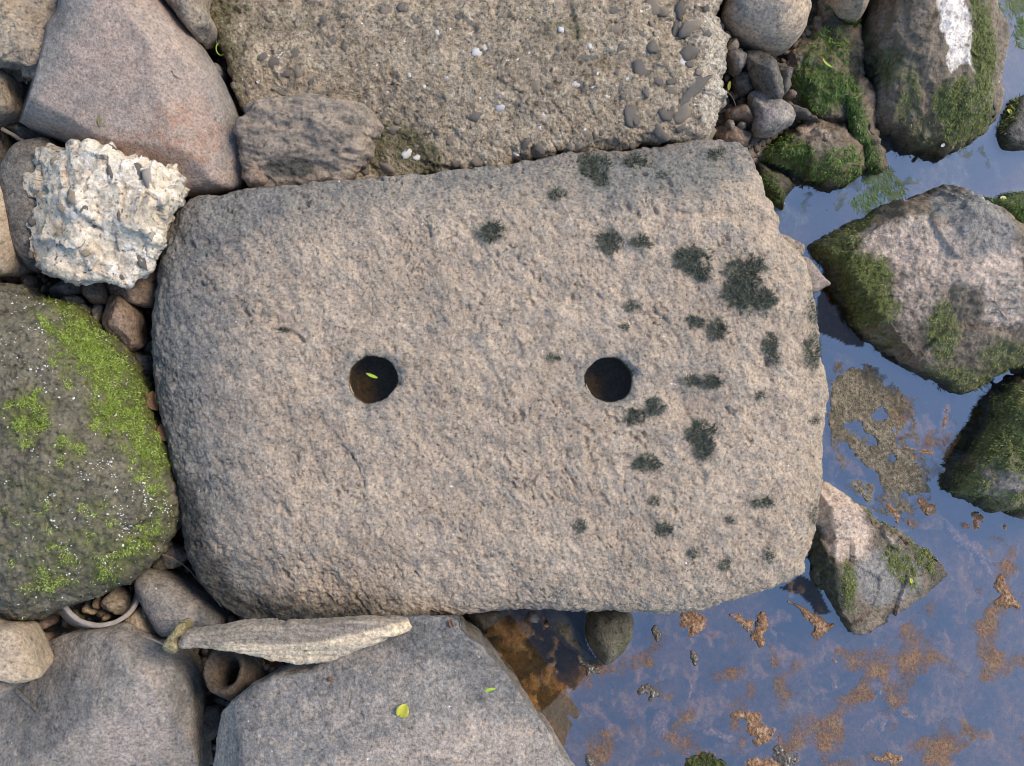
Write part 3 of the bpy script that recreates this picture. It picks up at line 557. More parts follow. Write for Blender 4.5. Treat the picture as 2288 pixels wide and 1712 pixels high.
rock('pale_l', 'pale_stone', 'flat cream stone with a pointed end lying on the grey boulder', 'stone', "P -50,1390 L4 0,800 120,795 190,830 250,920 310,1030 335,1120 380,1230 370,1280 280,1310 180,1315 80,1300 0,1240 P -50,1480",
     .0, .03, -.05, M['cream'], res=1.6, p=4, planes=((60, 1460, .02, -.15, .1),), disp=((22, .004, 3, 'f'), (80, .0015, 4, 'f', (60, .4))), waterline=False)
rock('peb_l', 'grey_pebble', 'grey pebble under the flat cream stone', 'pebble', "P -30,1510 L4 0,1250 60,1300 90,1370 60,1430 0,1480 P -30,1560", -.004, .016, -.06, M['grey'], waterline=False)

# stones in and by the water
rock('cob', 'speckled_cobble', 'smooth oval tan cobble resting against the concrete slab', 'cobble', "P 1645,-60 K4 340,150 360,300 470,420 620,495 780,572 930,612 1070,605 1200,560 1290,470 1360,370 1392,250 1425,150 1400,40 P 1800,-60", -.10, -.035, -.18, M['cobble'],
     res=1.7, p=2.2, disp=((10, .004, 3, 'f'), (50, .0012, 3, 'f'), (150, .0005, 3, 'f')), center=(1715, 25))
big = """P 1935,-70 K5 170,200 90,500 60,760 130,950 200,1200 230,1500 K6 1060,330 1150,390 1250,470 1340,520 1480,532 1520,542 1560,492 1700,420 1830,290 1882,220 1892,50
 K5 1705,1250 1725,1090 1770,1000 1850,700 1862,560 1800,420 1720,330 1640,200 1605,60 P 2165,-70"""
def shore(k=26., z0=.0): return lambda px, v: np.clip(smooth(WATER + .034 + z0, WATER + .004, v[:, 2] + .004 * fbm(v * 60, 2)), 0, 1)
rock('bigtr', 'streaked_rock', 'big wet brown rock with a white streak and mossy flanks in water', 'rock', big, -.1735, -.05, -.26, M['wet'], res=1.8, p=2.6, q=1.5, soft=.006,
     planes=((2040, 120, -.068, -.18, -.22), (2125, 100, -.075, -1.1, -.1), (1990, 250, -.105, .25, -.7), (1940, 120, -.085, .8, 0)),
     jag=(40, .008), disp=((12, .008, 4, 'f'), (14, .007, 1, 'v', (70, .6)), (38, .0060, 3, 'r', (80, .3)), (110, .0032, 3, 'f'), (260, .0012, 2, 'f')), center=(2040, 130),
     masks={'white': ((2130, 20, 36, 70, -6, 1.), (2145, 85, 32, 60, -12, 1.), (2178, 130, 15, 38, -10, .95), (2128, 135, 16, 30, 0, .6)), 'pale': ((2040, 240, 8, 40, 10, .6),),
            'moss': ((2200, 130, 28, 130, 0, .9), (2150, 250, 70, 80, 15, .85), (2030, 220, 30, 70, 12, .55), (1985, 150, 40, 50, 20, .5), (2180, 10, 16, 30, 0, .8), (2080, 300, 60, 50, 0, .4)),
            'wetdark': lambda px, v: np.clip(.8 * smooth(WATER + .034, WATER + .006, v[:, 2]) + pmask(px, [(1930, 170, 40, 110, 5, .75), (1920, 80, 30, 60, 0, .5)]), 0, 1)})
rock('whitetop', 'cream_rock', 'cream pointed rock with mossy foot next to the streaked rock', 'rock', "P 1830,-60 K4 1620,0 1700,120 1750,190 1850,275 1960,312 2040,250 2090,120 2112,0 P 1935,-60", -.125, -.06, -.2, M['cream'],
     res=1.7, p=2.6, disp=((20, .005, 3, 'f'), (80, .0016, 3, 'f')), masks={'moss': ((1905, 55, 40, 14, 0, .9), (1860, 30, 12, 30, -30, .5))})
rock('mossmid', 'moss_covered_stone', 'low dark stone furred with green weed between the cobble and streaked rock', 'stone',
     "P 1748,135 1775,100 1800,70 1815,20 1835,-20 1870,20 1900,60 1925,110 1925,170 1935,230 1945,290 1962,345 1975,385 1945,385 1912,345 1890,300 1850,280 1800,262 1765,225 1748,180", -.160, -.120, -.22, M['wet'], res=1.7, center=(1855, 170), p=3.4,
     disp=((16, .014, 4, 'f'), (50, .010, 3, 'f'), (140, .003, 3, 'f')), masks={'moss': ((1830, 200, 70, 70, 0, .85), (1850, 110, 60, 50, 0, .62), (1915, 260, 22, 90, -12, .9), (1948, 345, 20, 50, -10, .9)), 'grey': ((1815, 130, 35, 22, 0, .5), (1870, 210, 20, 30, 0, .5)),
     'wetdark': ((1893, 255, 9, 60, -8, .9), (1870, 60, 40, 40, 0, .7), (1910, 140, 14, 60, 0, .8))})
rock('mossbrown', 'weedy_stone', 'brown-topped stone fringed with green weed at the water edge', 'stone', "K6 120,510 300,372 480,250 560,278 640,280 760,300 830,360 910,440 960,560 972,650 920,692 860,722 800,752 680,768 600,742 500,712 380,642 230,592",
     -.1735, -.115, -.24, M['wet'], res=1.7, p=2.4, jag=(50, .006), disp=((18, .006, 4, 'f'), (26, .005, 1, 'v'), (80, .004, 3, 'f'), (180, .0015, 3, 'f')),
     masks={'moss': ((1760, 340, 60, 40, 10, .9), (1880, 370, 60, 45, 0, .75), (1800, 385, 90, 30, 0, .8), (1740, 350, 40, 30, 0, .8)), 'pale': ((1810, 292, 30, 14, 5, .45), (1845, 300, 14, 14, 0, .4)), 'wetdark': shore()})
rock('wetleft', 'slimy_stone', 'small slimy green stone between the holed stone and the weedy stone', 'stone', "K6 100,560 200,592 290,630 400,702 432,762 362,850 332,942 270,910 190,800 120,700", -.1735, -.145, -.23, M['wet'], res=1.8,
     disp=((26, .006, 4, 'f'), (80, .003, 3, 'f')), masks={'moss': ((1700, 430, 50, 60, 30, .7),), 'wetdark': shore(0, .01)})
rock('edgetr', 'grey_wet_stone', 'grey stone rimmed with green weed by the streaked rock\'s channel', 'stone', "P 2370,190 2300,200 K6 2180,40 2070,100 2012,240 1970,360 2010,472 2100,495 2200,480 P 2370,340", -.1735, -.145, -.24, M['wet'], res=1.9,
     disp=((16, .005, 3, 'f'), (70, .002, 3, 'f')), masks={'grey': ((2290, 300, 70, 70, 0, .9),), 'moss': ((2255, 240, 20, 60, 20, .7),), 'wetdark': shore()})
rightm = """K6 545,1215 650,1150 740,1085 900,1000 1000,925 1130,872 1300,850 1400,825 1500,762 1620,765 1760,850 1900,930 2060,1060 2200,1160 P 2380,600 2420,760 2340,860 M1 2212,810 2050,890
 1900,960 1760,1060 1640,1050 1500,985 1380,925 1250,838 1120,785 1000,712 880,612 810,545 690,350 610,180 540,40"""
rock('right', 'large_wet_rock', 'large tan rock with one mossy side and ridged wet foot in stream', 'rock', rightm, -.1735, -.035, -.26, M['wet'], res=1.7, p=3.6, q=1.5, soft=.003,
     planes=((2130, 560, -.056, .05, -.04), (2110, 440, -.078, -.10, 1.2), (1900, 640, -.092, .95, -.10), (2080, 670, -.070, .05, -.62), (2010, 560, -.072, .40, -.05), (2230, 480, -.078, -.35, .7)),
     ridges=(("M1 1350,0 1240,200 1150,480", 14, .007, 'g'), ("M1 1650,180 1700,400 1790,760", 14, .008, 'g')),
     jag=(40, .007), disp=((12, .008, 4, 'f'), (12, .004, 1, 'v', (65, .6)), (45, .0050, 4, 'f', (65, .5)), (110, .0032, 3, 'f'), (280, .001, 2, 'f')), center=(2110, 660),
     masks={'pale': ((2010, 540, 120, 60, -12, .8), (2160, 570, 150, 80, 20, .8), (2250, 660, 60, 90, 0, .75), (2060, 640, 70, 90, 20, .5), (2045, 610, 26, 60, 25, .6), (1885, 560, 45, 16, 0, .55)), 'grey': ((2190, 500, 90, 70, 40, .75), (2110, 450, 40, 40, 0, .8)),
            'moss': ((1930, 650, 70, 90, -15, .95), (1860, 560, 80, 40, -30, .8), (1900, 510, 70, 22, -25, .85), (2110, 740, 40, 80, 0, .7), (2150, 850, 110, 35, 10, .6), (2250, 800, 60, 50, 0, .6), (1970, 760, 50, 30, 30, .45)),
            'wetdark': lambda px, v: np.clip(.8 * smooth(WATER + .036, WATER + .006, v[:, 2]) + pmask(px, [(1845, 690, 40, 90, -25, .8)]), 0, 1)})
rock('behind', 'dark_weedy_stone', 'dark weed-covered stone behind the large tan rock', 'stone', "K6 1780,850 1900,882 2000,820 2100,795 2200,800 P 2390,420 2400,600 2288,560 2200,500", -.18, -.13, -.24, M['wet'], res=2.0,
     disp=((18, .006, 4, 'f'), (70, .003, 3, 'f')), masks={'moss': ((2260, 470, 90, 70, 20, .75),), 'wetdark': shore()})
rock('wedge', 'grey_ledge', 'pinkish-grey wedge of stone poking from under the holed stone', 'stone', "M2 1560,1000 1740,1085 1830,1108 1920,1220 1990,1308 2030,1350 1980,1372 1890,1432 1800,1420 1600,1300", -.11, -.095, -.2, M['rose'], res=1.7, p=5, disp=((30, .003, 3, 'f'), (120, .001, 3, 'f')),
     masks={'grey': ((1820, 620, 60, 60, 0, .4),)})
rock('wedge2', 'grey_ledge', 'small tan stone corner poking out beside the drilled stone above the ledge', 'stone', "M2 1500,880 1600,900 1690,940 1795,1000 1775,1080 1690,1100 1560,1060", -.10, -.09, -.18, M['tan'], res=1.7, p=5, disp=((30, .003, 3, 'f'),))
rock('lowright', 'weed_boulder', 'weed-covered green boulder downstream of the large tan rock', 'boulder', """P 2400,840 M1 2212,930 2080,905 1990,960 1920,1080 1860,1230 1800,1380 1720,1480 1640,1590 L8 1500,200 1482,330 1500,400 1640,445 1780,502 1870,562 2000,585 2209,645 P 2400,1170""",
     -.1735, -.085, -.26, M['wet'], res=1.8, p=2.4, jag=(40, .008), disp=((14, .009, 4, 'f'), (22, .007, 1, 'v'), (60, .005, 3, 'f'), (150, .003, 3, 'f')), center=(2260, 1030),
     masks={'moss': ((2230, 960, 130, 110, 0, .8), (2150, 1080, 60, 60, 0, .7), (2250, 1120, 80, 30, 0, .5)), 'grey': ((2240, 1080, 70, 40, 0, .5),), 'wetdark': shore(0, .006)})
small = """P 1760,1060 L8 400,290 470,322 560,382 640,432 740,522 800,622 930,692 1060,772 1200,862 1340,902 1420,982 1490,1082 1512,1132 1440,1202 1330,1292 1230,1352 1120,1422 980,1512 830,1622 760,1660 640,1650 560,1560 480,1470
 400,1300 330,1180 250,1000 P 1760,1230"""
rock('small', 'pale_topped_rock', 'low rock with pale top and green weed fringe beside the holed stone', 'rock', small, -.1735, -.105, -.25, M['wet'], res=1.7, p=4.5, q=1.5, soft=.003, center=(1920, 1230),
     planes=((1880, 1150, -.112, -.22, -.10), (1990, 1270, -.148, -.13, -.10), (1850, 1290, -.140, 1.1, -.2), (1960, 1150, -.135, -.25, .8)),
     jag=(40, .006), disp=((16, .005, 4, 'f'), (24, .0050, 1, 'v'), (90, .0025, 3, 'f'), (220, .001, 3, 'f')),
     masks={'pale': ((1880, 1160, 62, 100, -20, 1.1), (1930, 1240, 20, 20, 0, .6), (1990, 1210, 16, 10, 40, .5)), 'grey': ((1980, 1290, 80, 70, 0, .8),), 'moss': ((2010, 1260, 30, 60, -30, .6), (1895, 1310, 20, 60, 0, .75), (2060, 1240, 18, 60, -35, .6), (1960, 1150, 14, 70, -50, .6)),
            'wetdark': lambda px, v: np.clip(.85 * smooth(WATER + .024, WATER + .004, v[:, 2]) + pmask(px, [(1845, 1290, 40, 110, -22, .95)]), 0, 1)})
rock('roundcob', 'round_cobble', 'round olive-grey cobble half sunk beside the brown pool', 'cobble', "L6 1660,200 1850,180 2020,220 2065,340 2052,480 1982,600 1880,705 1790,725 1700,622 1630,480 1628,330", -.18, -.125, -.23, M['mossy'], res=1.6,
     masks={'moss': ((1400, 1440, 30, 30, 0, .3),)}, disp=((20, .003, 3, 'f'), (80, .0014, 3, 'f')))
rock('bar', 'sunken_stone', 'wet brown stone bar sunk in the brown pool', 'stone', "L6 1240,200 1400,200 1520,330 1600,480 1700,640 1820,740 1760,790 1650,770 1560,640 1400,520 1290,400", -.185, -.168, -.24, M['wet'], res=1.8,
     disp=((26, .006, 4, 'f'), (90, .003, 3, 'f')), masks={'wetdark': lambda px, v: np.full(len(px), .45), 'moss': ((1250, 1400, 40, 60, 0, .3),)})
rock('bar2', 'sunken_stone', 'dark wet stone lump at the narrow end of the brown pool', 'stone', "L6 560,250 700,230 880,240 900,300 820,400 720,440 660,380", -.178, -.16, -.24, M['wet'], res=1.8, disp=((30, .006, 4, 'f'), (90, .003, 3, 'f')),
     masks={'wetdark': lambda px, v: np.full(len(px), .5)})
rock('bar3', 'sunken_stone', 'little blue-grey wet pebble in the brown pool under the holed stone', 'pebble', "L6 1100,330 1130,260 1200,265 1238,330 1215,375 1150,370", -.172, -.158, -.2, M['wet'], res=1.5, masks={'grey': lambda px, v: np.full(len(px), .8)})

# small stones in the gaps
GAP = [
 ('flat_stone', 'thin grey flat stone just below the white conglomerate chunk', "L2 600,250 640,190 800,140 1020,150 1012,230 960,270 900,300 700,330 590,310", -.085, .02, 'dark'),
 ('flat_stone', 'thin tan flat stone between the mossy boulder and thin grey stone', "L2 620,360 760,320 900,325 960,380 940,412 760,402", -.085, .012, 'tan'),
 ('tan_pebble', 'tan pebble against the mossy boulder beside the long grey stone', "L2 880,450 1000,420 1060,470 1072,580 960,510", -.09, .014, 'tan'),
 ('brown_block', 'small brown block-shaped stone under the white chunk', "L2 1010,200 1180,180 1222,330 1200,400 1090,390 1000,310", -.075, .016, 'brown'),
 ('long_stone', 'long narrow grey stone standing beside the reddish wedge', "L2 1100,420 1190,400 1212,550 1232,800 1150,740 1080,600", -.09, .016, 'grey'),
 ('reddish_stone', 'reddish faceted wedge of stone between mossy boulder and holed stone', "L2 1250,310 1340,340 1440,330 1560,440 1650,620 1640,760 1665,900 1530,970 1480,960 1300,790 1225,600 1220,480", -.075, .035, 'brown'),
 ('grey_stone', 'grey angular stone below the reddish wedge', "L2 1480,1030 1580,935 1680,1000 1812,1050 1792,1250 1640,1300 1560,1200", -.10, .02, 'dark'),
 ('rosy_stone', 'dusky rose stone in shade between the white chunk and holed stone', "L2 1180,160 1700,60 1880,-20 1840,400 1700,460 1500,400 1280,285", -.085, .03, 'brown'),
 ('dark_pebble', 'little dark pebble squeezed between the holed stone and grey angular stone', "L2 1690,960 1812,830 1830,1000 1700,1010", -.11, .012, 'dark'),
 ('brown_pebble', 'brown pebble by the ochre stone under the white chunk', "L2 230,110 310,60 400,120 390,200 300,190", -.09, .014, 'brown'),
 ('brown_pebble', 'upright brown chip under the tip of the ochre stone', "L2 310,110 350,95 370,180 330,210", -.08, .012, 'brown'),
 ('brown_pebble', 'dull brown stone filling the corner below the ochre stone', "L2 0,90 150,20 260,40 250,150 130,170 0,140", -.10, .014, 'brown'),
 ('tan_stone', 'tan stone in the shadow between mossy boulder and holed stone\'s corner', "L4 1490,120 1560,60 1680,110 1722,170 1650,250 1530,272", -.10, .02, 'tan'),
 ('green_stone', 'greenish pebble behind the oval mottled stone', "L4 1400,230 1500,180 1532,290 1440,302", -.10, .014, 'mossy'),
 ('tan_pebble', 'tan rounded pebble lying inside the broken clay ring', "L4 940,590 1050,470 1170,540 1172,680 1100,702 980,650", -.10, .022, 'tan'),
 ('tan_pebble', 'smooth cream pebble just outside the broken clay ring', "L4 1140,780 1260,660 1332,740 1400,880 1390,922 1280,882", -.09, .022, 'cream'),
 ('stone_sliver', 'thin tan sliver between the cream pebble and oval stone', "L4 1290,580 1340,640 1382,780 1375,850 1330,740", -.095, .012, 'tan'),
 ('tan_pebble', 'small yellowish pebble at the back of the clay ring', "L4 755,640 800,615 872,660 870,700 790,690", -.11, .01, 'cream'),
 ('tan_pebble', 'small olive pebble in the middle of the clay ring', "L4 880,690 940,660 1000,680 990,720 900,715", -.115, .008, 'tan'),
 ('tan_pebble', 'small pale oval pebble near the clay ring\'s inner wall', "L4 910,745 960,700 1010,710 1000,750 930,765", -.11, .009, 'cream'),
 ('pink_pebble', 'tiny pink-grey pebble half under the mossy boulder', "L4 865,580 900,560 922,610 905,645 865,630", -.10, .01, 'brown'),
 ('red_pebble', 'long reddish-green pebble under the mossy boulder by the clay ring', "L4 250,850 300,800 480,722 530,745 500,790 380,845 270,892", -.095, .016, 'brown'),
 ('pink_pebble', 'small pink pebble lying against the big grey boulder', "L4 350,920 400,890 442,920 430,955 360,950", -.085, .012, 'brown'),
 ('pink_pebble', 'tiny pinkish pebble above the flat cream stone', "L4 155,770 190,740 218,730 210,800 175,808", -.085, .01, 'brown'),
 ('brown_pebble', 'dark brown pebble below the mossy boulder beside the cream stone', "P -20,1375 L4 0,690 60,680 98,720 80,775 0,800", -.09, .014, 'brown'),
 ('olive_pebble', 'olive pebble against the clay ring\'s broken end', "L4 600,700 680,690 720,760 700,830 620,820 590,760", -.10, .016, 'mossy'),
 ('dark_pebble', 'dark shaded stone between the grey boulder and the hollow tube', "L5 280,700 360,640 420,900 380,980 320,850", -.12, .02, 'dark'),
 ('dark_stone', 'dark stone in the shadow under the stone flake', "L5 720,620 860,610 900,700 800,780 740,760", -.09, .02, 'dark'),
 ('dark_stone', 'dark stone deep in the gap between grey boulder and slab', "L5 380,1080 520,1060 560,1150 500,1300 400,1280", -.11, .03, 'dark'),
 ('grey_pebble', 'small square grey pebble between concrete slab and speckled cobble', "K4 270,300 330,285 372,330 360,390 310,422", -.10, .012, 'grey'),
 ('brown_pebble', 'brown pebble between square grey pebble and round pebble', "K4 365,400 430,430 445,480 380,470", -.105, .01, 'brown'),
 ('round_pebble', 'tiny round cream pebble beside the concrete slab', "K4 418,560 440,515 485,500 540,540 545,610 485,642 425,620", -.10, .014, 'cream'),
 ('triangular_stone', 'triangular pinkish grey stone under the tiny round pebble', "K4 390,660 460,640 560,620 640,690 640,780 570,900 500,865 450,760", -.11, .022, 'grey'),
 ('dark_long_stone', 'long dark mottled stone pointing away from the speckled cobble', "K4 660,620 780,620 870,680 960,800 1062,1060 1082,1180 1050,1232 980,1237 900,1170 780,1020 700,850 655,720", -.10, .034, 'dark'),
 ('grey_stone', 'rounded grey stone alongside the long dark stone', "K4 1000,770 1080,740 1150,790 1182,920 1202,1040 1150,1120 1082,1170 1045,1000", -.11, .024, 'dark'),
 ('pale_blotched_stone', 'grey stone with a cream blotch near the holed stone\'s corner', "K4 690,1150 770,1120 870,1165 970,1230 1090,1275 1200,1355 1250,1430 1200,1520 1110,1560 1020,1620 930,1660 820,1660 750,1600 750,1450 700,1290", -.115, .03, 'grey'),
 ('brown_stone', 'brown stone buried in gravel beside the blotched stone', "K4 430,1360 560,1310 680,1330 802,1380 762,1480 620,1502 450,1460", -.125, .024, 'brown'),
 ('grey_chip', 'little grey stone chip below the buried brown stone', "K4 520,1590 575,1500 652,1530 605,1592", -.12, .01, 'grey'),
 ('grey_chip', 'grey pointed chip between the concrete slab and buried brown stone', "K4 410,1510 470,1490 490,1600 450,1610", -.12, .01, 'grey'),
 ('tan_stone', 'tan stone tucked between blotched stone and holed stone\'s corner', "K4 280,1600 400,1560 560,1610 700,1640 640,1780 480,1850 330,1760", -.13, .02, 'brown'),
 ('flat_dark_stone', 'thin dark flat stone running under the weedy stone', "K4 1050,1240 1250,1330 1500,1460 1562,1505 1330,1432 1180,1380", -.125, .014, 'dark'),
 ('rosy_stone', 'dull pink stone chip near the rounded grey stone', "K4 1120,1160 1240,1120 1260,1160 1160,1190", -.12, .01, 'brown'),
 ('brown_stone', 'dark brown wet stone between the dark long stone and concrete', "K4 500,960 620,900 700,980 720,1120 600,1180 520,1100", -.13, .02, 'dark'),
 ('grey_pebble', 'grey pebble in the dark gap below the lumpy rock', "K2 240,330 290,305 312,345 260,365", -.10, .01, 'grey'),
 ('grey_pebble', 'smooth grey stone between the rose boulder and the concrete slab', "K1 1720,520 1790,540 1840,600 1820,680 1760,640", -.10, .02, 'grey'),
 ('dark_stone', 'dark stone under the rose boulder beside the dry stick', "K1 0,1000 90,985 190,1020 300,1090 420,1140 380,1160 230,1150 90,1080", -.09, .02, 'dark'),
]
def gap_planes(pts, z0, h):
    P_ = C(pts); c_ = P_.mean(0); R_ = np.ptp(P_, axis=0).min() * .5; out = []
    a0 = random.uniform(0, 6.28)
    for k_ in range(3):
        a_ = a0 + k_ * 2.1 + random.uniform(-.5, .5); sl_ = random.uniform(.35, .9) * h / mm(R_); d_ = R_ * random.uniform(.0, .35)
        out.append((c_[0] + d_ * math.cos(a_), c_[1] + d_ * math.sin(a_), z0 + h * .92, -sl_ * math.cos(a_), -sl_ * math.sin(a_)))
    return out
gi = 0
for nm, lb, pts, z0, h, mt in GAP:
    gi += 1
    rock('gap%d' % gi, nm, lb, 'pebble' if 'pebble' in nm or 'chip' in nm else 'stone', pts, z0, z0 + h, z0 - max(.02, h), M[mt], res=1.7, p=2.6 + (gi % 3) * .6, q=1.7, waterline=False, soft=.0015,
         planes=gap_planes(pts, z0, h), disp=((30, .0035, 3, 'f'), (70, .0022, 3, 'r'), (160, .0010, 3, 'f')), masks={'pale': ((1722, 258, 22, 22, 0, .9), (1755, 262, 14, 16, 0, .7))} if 'blotch' in lb else {})

# ------------------------------------------------------------------ moss and grains growing on stones
moss_part('mossb', 'moss', 'moss', 20000, M['moss_bright'], (.0010, .0032), (.0005, .0011), thr=.66, sc=70, nzk=1.7)
def grains(key, name, n, reg, rmin, rmax, mat):
    r = ROCK[key]; t = r['ntop']; cand = np.arange(t); p3 = fbm(r['v'][:t] * 55, 3)
    w_ = np.clip(p3 + .1, 0, 1) ** 1.5; px = r['px'][:t]
    w_ = w_ * (.15 + pmask(px, reg, 5.)); i = RS.choice(t, n, p=w_ / w_.sum()); vs, fs = [], []; v0, f0 = ico(1, 3, .6, .7)
    for k, j in enumerate(i):
        s_ = RS.uniform(rmin, rmax) * (1.6 if RS.rand() < .06 else 1); a = RS.uniform(0, 6.3, 3); R = np.array(Matrix.Rotation(a[0], 3, 'X') @ Matrix.Rotation(a[1], 3, 'Z'))
        vs.append((v0 * [s_, s_ * RS.uniform(.4, 1), s_ * .7]) @ R.T + r['v'][j] - r['base']); fs.append(f0 + k * len(v0))
    me = mesh_np(name, np.vstack(vs), None, np.vstack(fs)); return add(name, me, mat, None, kind='stuff', parent=r['o'])
grains('mossb', 'quartz_grains', 700, [(220, 1130, 190, 150, 0, 1.), (120, 780, 150, 120, 0, .5), (100, 1250, 120, 90, 0, .7), (300, 900, 80, 120, 0, .4)], .0005, .0015, M['quartz'])
moss_part('bigtr', 'green_weed', 'moss', 9000, M['moss_green'], (.0012, .0034), (.0005, .0011), (.8, 2.6), thr=.62, nzk=1.3, flow=(.1, -.9, 0))
moss_part('right', 'green_weed', 'moss', 10500, M['moss_green'], (.0012, .0034), (.0005, .0011), (.8, 2.6), thr=.62, nzk=1.3, flow=(-.5, -.6, 0))
moss_part('mossmid', 'green_weed', 'moss', 6000, M['moss_vivid'], (.0015, .0045), (.0005, .0011), (1., 3.), thr=.62, nzk=1.3, flow=(.2, -.8, 0))
moss_part('mossbrown', 'green_weed', 'moss', 4500, M['moss_vivid'], (.0012, .0038), (.0005, .0011), (.8, 2.6), thr=.55, nzk=1.3, flow=(0, -.6, 0))
moss_part('wetleft', 'green_weed', 'moss', 700, M['moss_vivid'], (.0012, .0034), (.0005, .0011), (.8, 2.6), thr=.4)
moss_part('lowright', 'green_weed', 'moss', 8500, M['moss_green'], (.0012, .0038), (.0005, .0011), (.8, 2.6), thr=.55, nzk=1.3, flow=(-.4, -.3, 0))
moss_part('behind', 'green_weed', 'moss', 3500, M['moss_vivid'], (.0012, .0038), (.0005, .0011), (.8, 2.6), thr=.4)
moss_part('small', 'green_weed', 'moss', 3500, M['moss_green'], (.0012, .0038), (.0005, .0011), (.8, 2.6), thr=.55, nzk=1.3, flow=(0, -.6, 0))
moss_part('whitetop', 'green_weed', 'moss', 400, M['moss_vivid'], (.002, .005), (.0008, .0016), (1., 2.), thr=.4)
moss_part('edgetr', 'green_weed', 'moss', 500, M['moss_green'], (.002, .005), (.0008, .0016), (1., 2.), thr=.4)

# pebbles set in the concrete slab and in the white chunk
PK3 = [(1690, 380, 48, 45, 0), (1610, 570, 78, 85, 20), (1430, 745, 50, 34, 0), (1510, 975, 78, 55, -40), (1920, 930, 52, 78, 5), (2010, 770, 50, 165, -12), (1750, 1110, 78, 42, 5), (1540, 1200, 46, 40, 0), (1730, 670, 36, 34, 0),
       (1790, 930, 46, 60, 0), (1370, 250, 42, 34, 0), (1595, 290, 24, 62, -30), (1900, 80, 75, 48, 10), (1985, 230, 85, 70, 30), (1970, 425, 70, 62, 30), (1870, 270, 78, 36, 35), (1680, 200, 22, 48, -25), (1920, 1075, 38, 32, 0),
       (700, 700, 62, 50, -30), (200, 960, 62, 45, -30), (640, 1210, 34, 62, 0), (765, 1240, 30, 58, -25), (240, 1330, 42, 40, 0), (90, 1350, 52, 36, 0), (830, 700, 40, 34, -40), (1140, 480, 90, 26, 25), (1760, 90, 34, 55, 0),
       (2160, 1110, 60, 46, 0), (1690, 70, 50, 75, 20), (1450, 1100, 26, 26, 0), (1480, 880, 34, 26, 0), (1640, 770, 26, 40, 0), (1940, 740, 30, 34, 0), (2130, 280, 40, 30, 0), (2060, 600, 30, 26, 0), (1990, 530, 36, 24, 0), (20, 1140, 40, 30, 0)]
PK2 = [(1085, 670, 62, 46, 0), (945, 440, 52, 40, 30), (1130, 400, 34, 28, 0), (1270, 345, 42, 30, 0), (1350, 395, 36, 28, 0), (830, 760, 52, 20, -20), (1175, 170, 46, 62, 15), (1800, 990, 42, 38, 0), (1765, 1080, 48, 36, 15), (1700, 95, 52, 40, 20),
       (1840, 50, 36, 40, 0), (1430, 150, 46, 36, 0), (1940, 160, 42, 34, 0), (2150, 340, 34, 34, 0), (1690, 920, 46, 24, 20), (1530, 1390, 46, 46, 0), (1710, 1400, 70, 44, 0), (680, 480, 48, 40, 0), (765, 545, 46, 66, 10), (1225, 430, 38, 24, 0),
       (970, 600, 44, 34, 0), (880, 600, 30, 40, 0), (1170, 770, 34, 22, 0), (1240, 760, 22, 30, 0), (1450, 860, 40, 26, 10), (1620, 90, 44, 30, 30)]
for (x0, tab) in ((1000, PK3), (400, PK2)):
    for (x, y, rx, ry, dg) in tab:
        embed('conc', 'embedded_pebble', (x0 + x * .27186, y * .27186), rx * .29, ry * .29, dg, 'pebble_grey' if random.random() < .7 else 'pebble_tan', sink=.15 if x0 + x * .27186 > 1440 else .40)
for k in range(95):
    x, y = random.uniform(500, 1590), random.uniform(5, 330)
    if x < 800 and y > 210 or y > 395 - .06 * x: continue
    r_ = random.uniform(5, 10) * (1.35 if x > 1300 else 1)
    embed('conc', 'embedded_pebble', (x, y), r_, r_ * random.uniform(.6, 1), random.uniform(0, 180), random.choice(['pebble_grey', 'pebble_tan', 'pebble_tan']), sink=.40)
for (x, y, r_) in ((440, 895, 55), (790, 940, 32), (940, 240, 38), (1185, 445, 30), (255, 425, 62), (310, 395, 36), (1170, 375, 24), (1270, 637, 16), (685, 780, 20), (755, 1050, 22), (560, 1280, 28), (545, 820, 12), (1060, 690, 42), (1320, 795, 20), (1940, 500, 55)):
    embed('conc', 'lime_fleck', (1000 + x * .27186, y * .27186), r_ * .24, r_ * .18, random.uniform(0, 180), 'lime', sink=.38)
for (x, y, r_) in ((1890, 615, 28), (2120, 265, 26), (2200, 640, 18), (690, 205, 12), (740, 460, 12), (1880, 1280, 50), (1960, 1300, 34), (1710, 760, 16), (650, 670, 16), (205, 380, 26)):
    embed('conc', 'lime_fleck', (400 + x * .27186, y * .27186), r_ * .25, r_ * .18, random.uniform(0, 180), 'lime', sink=.38)
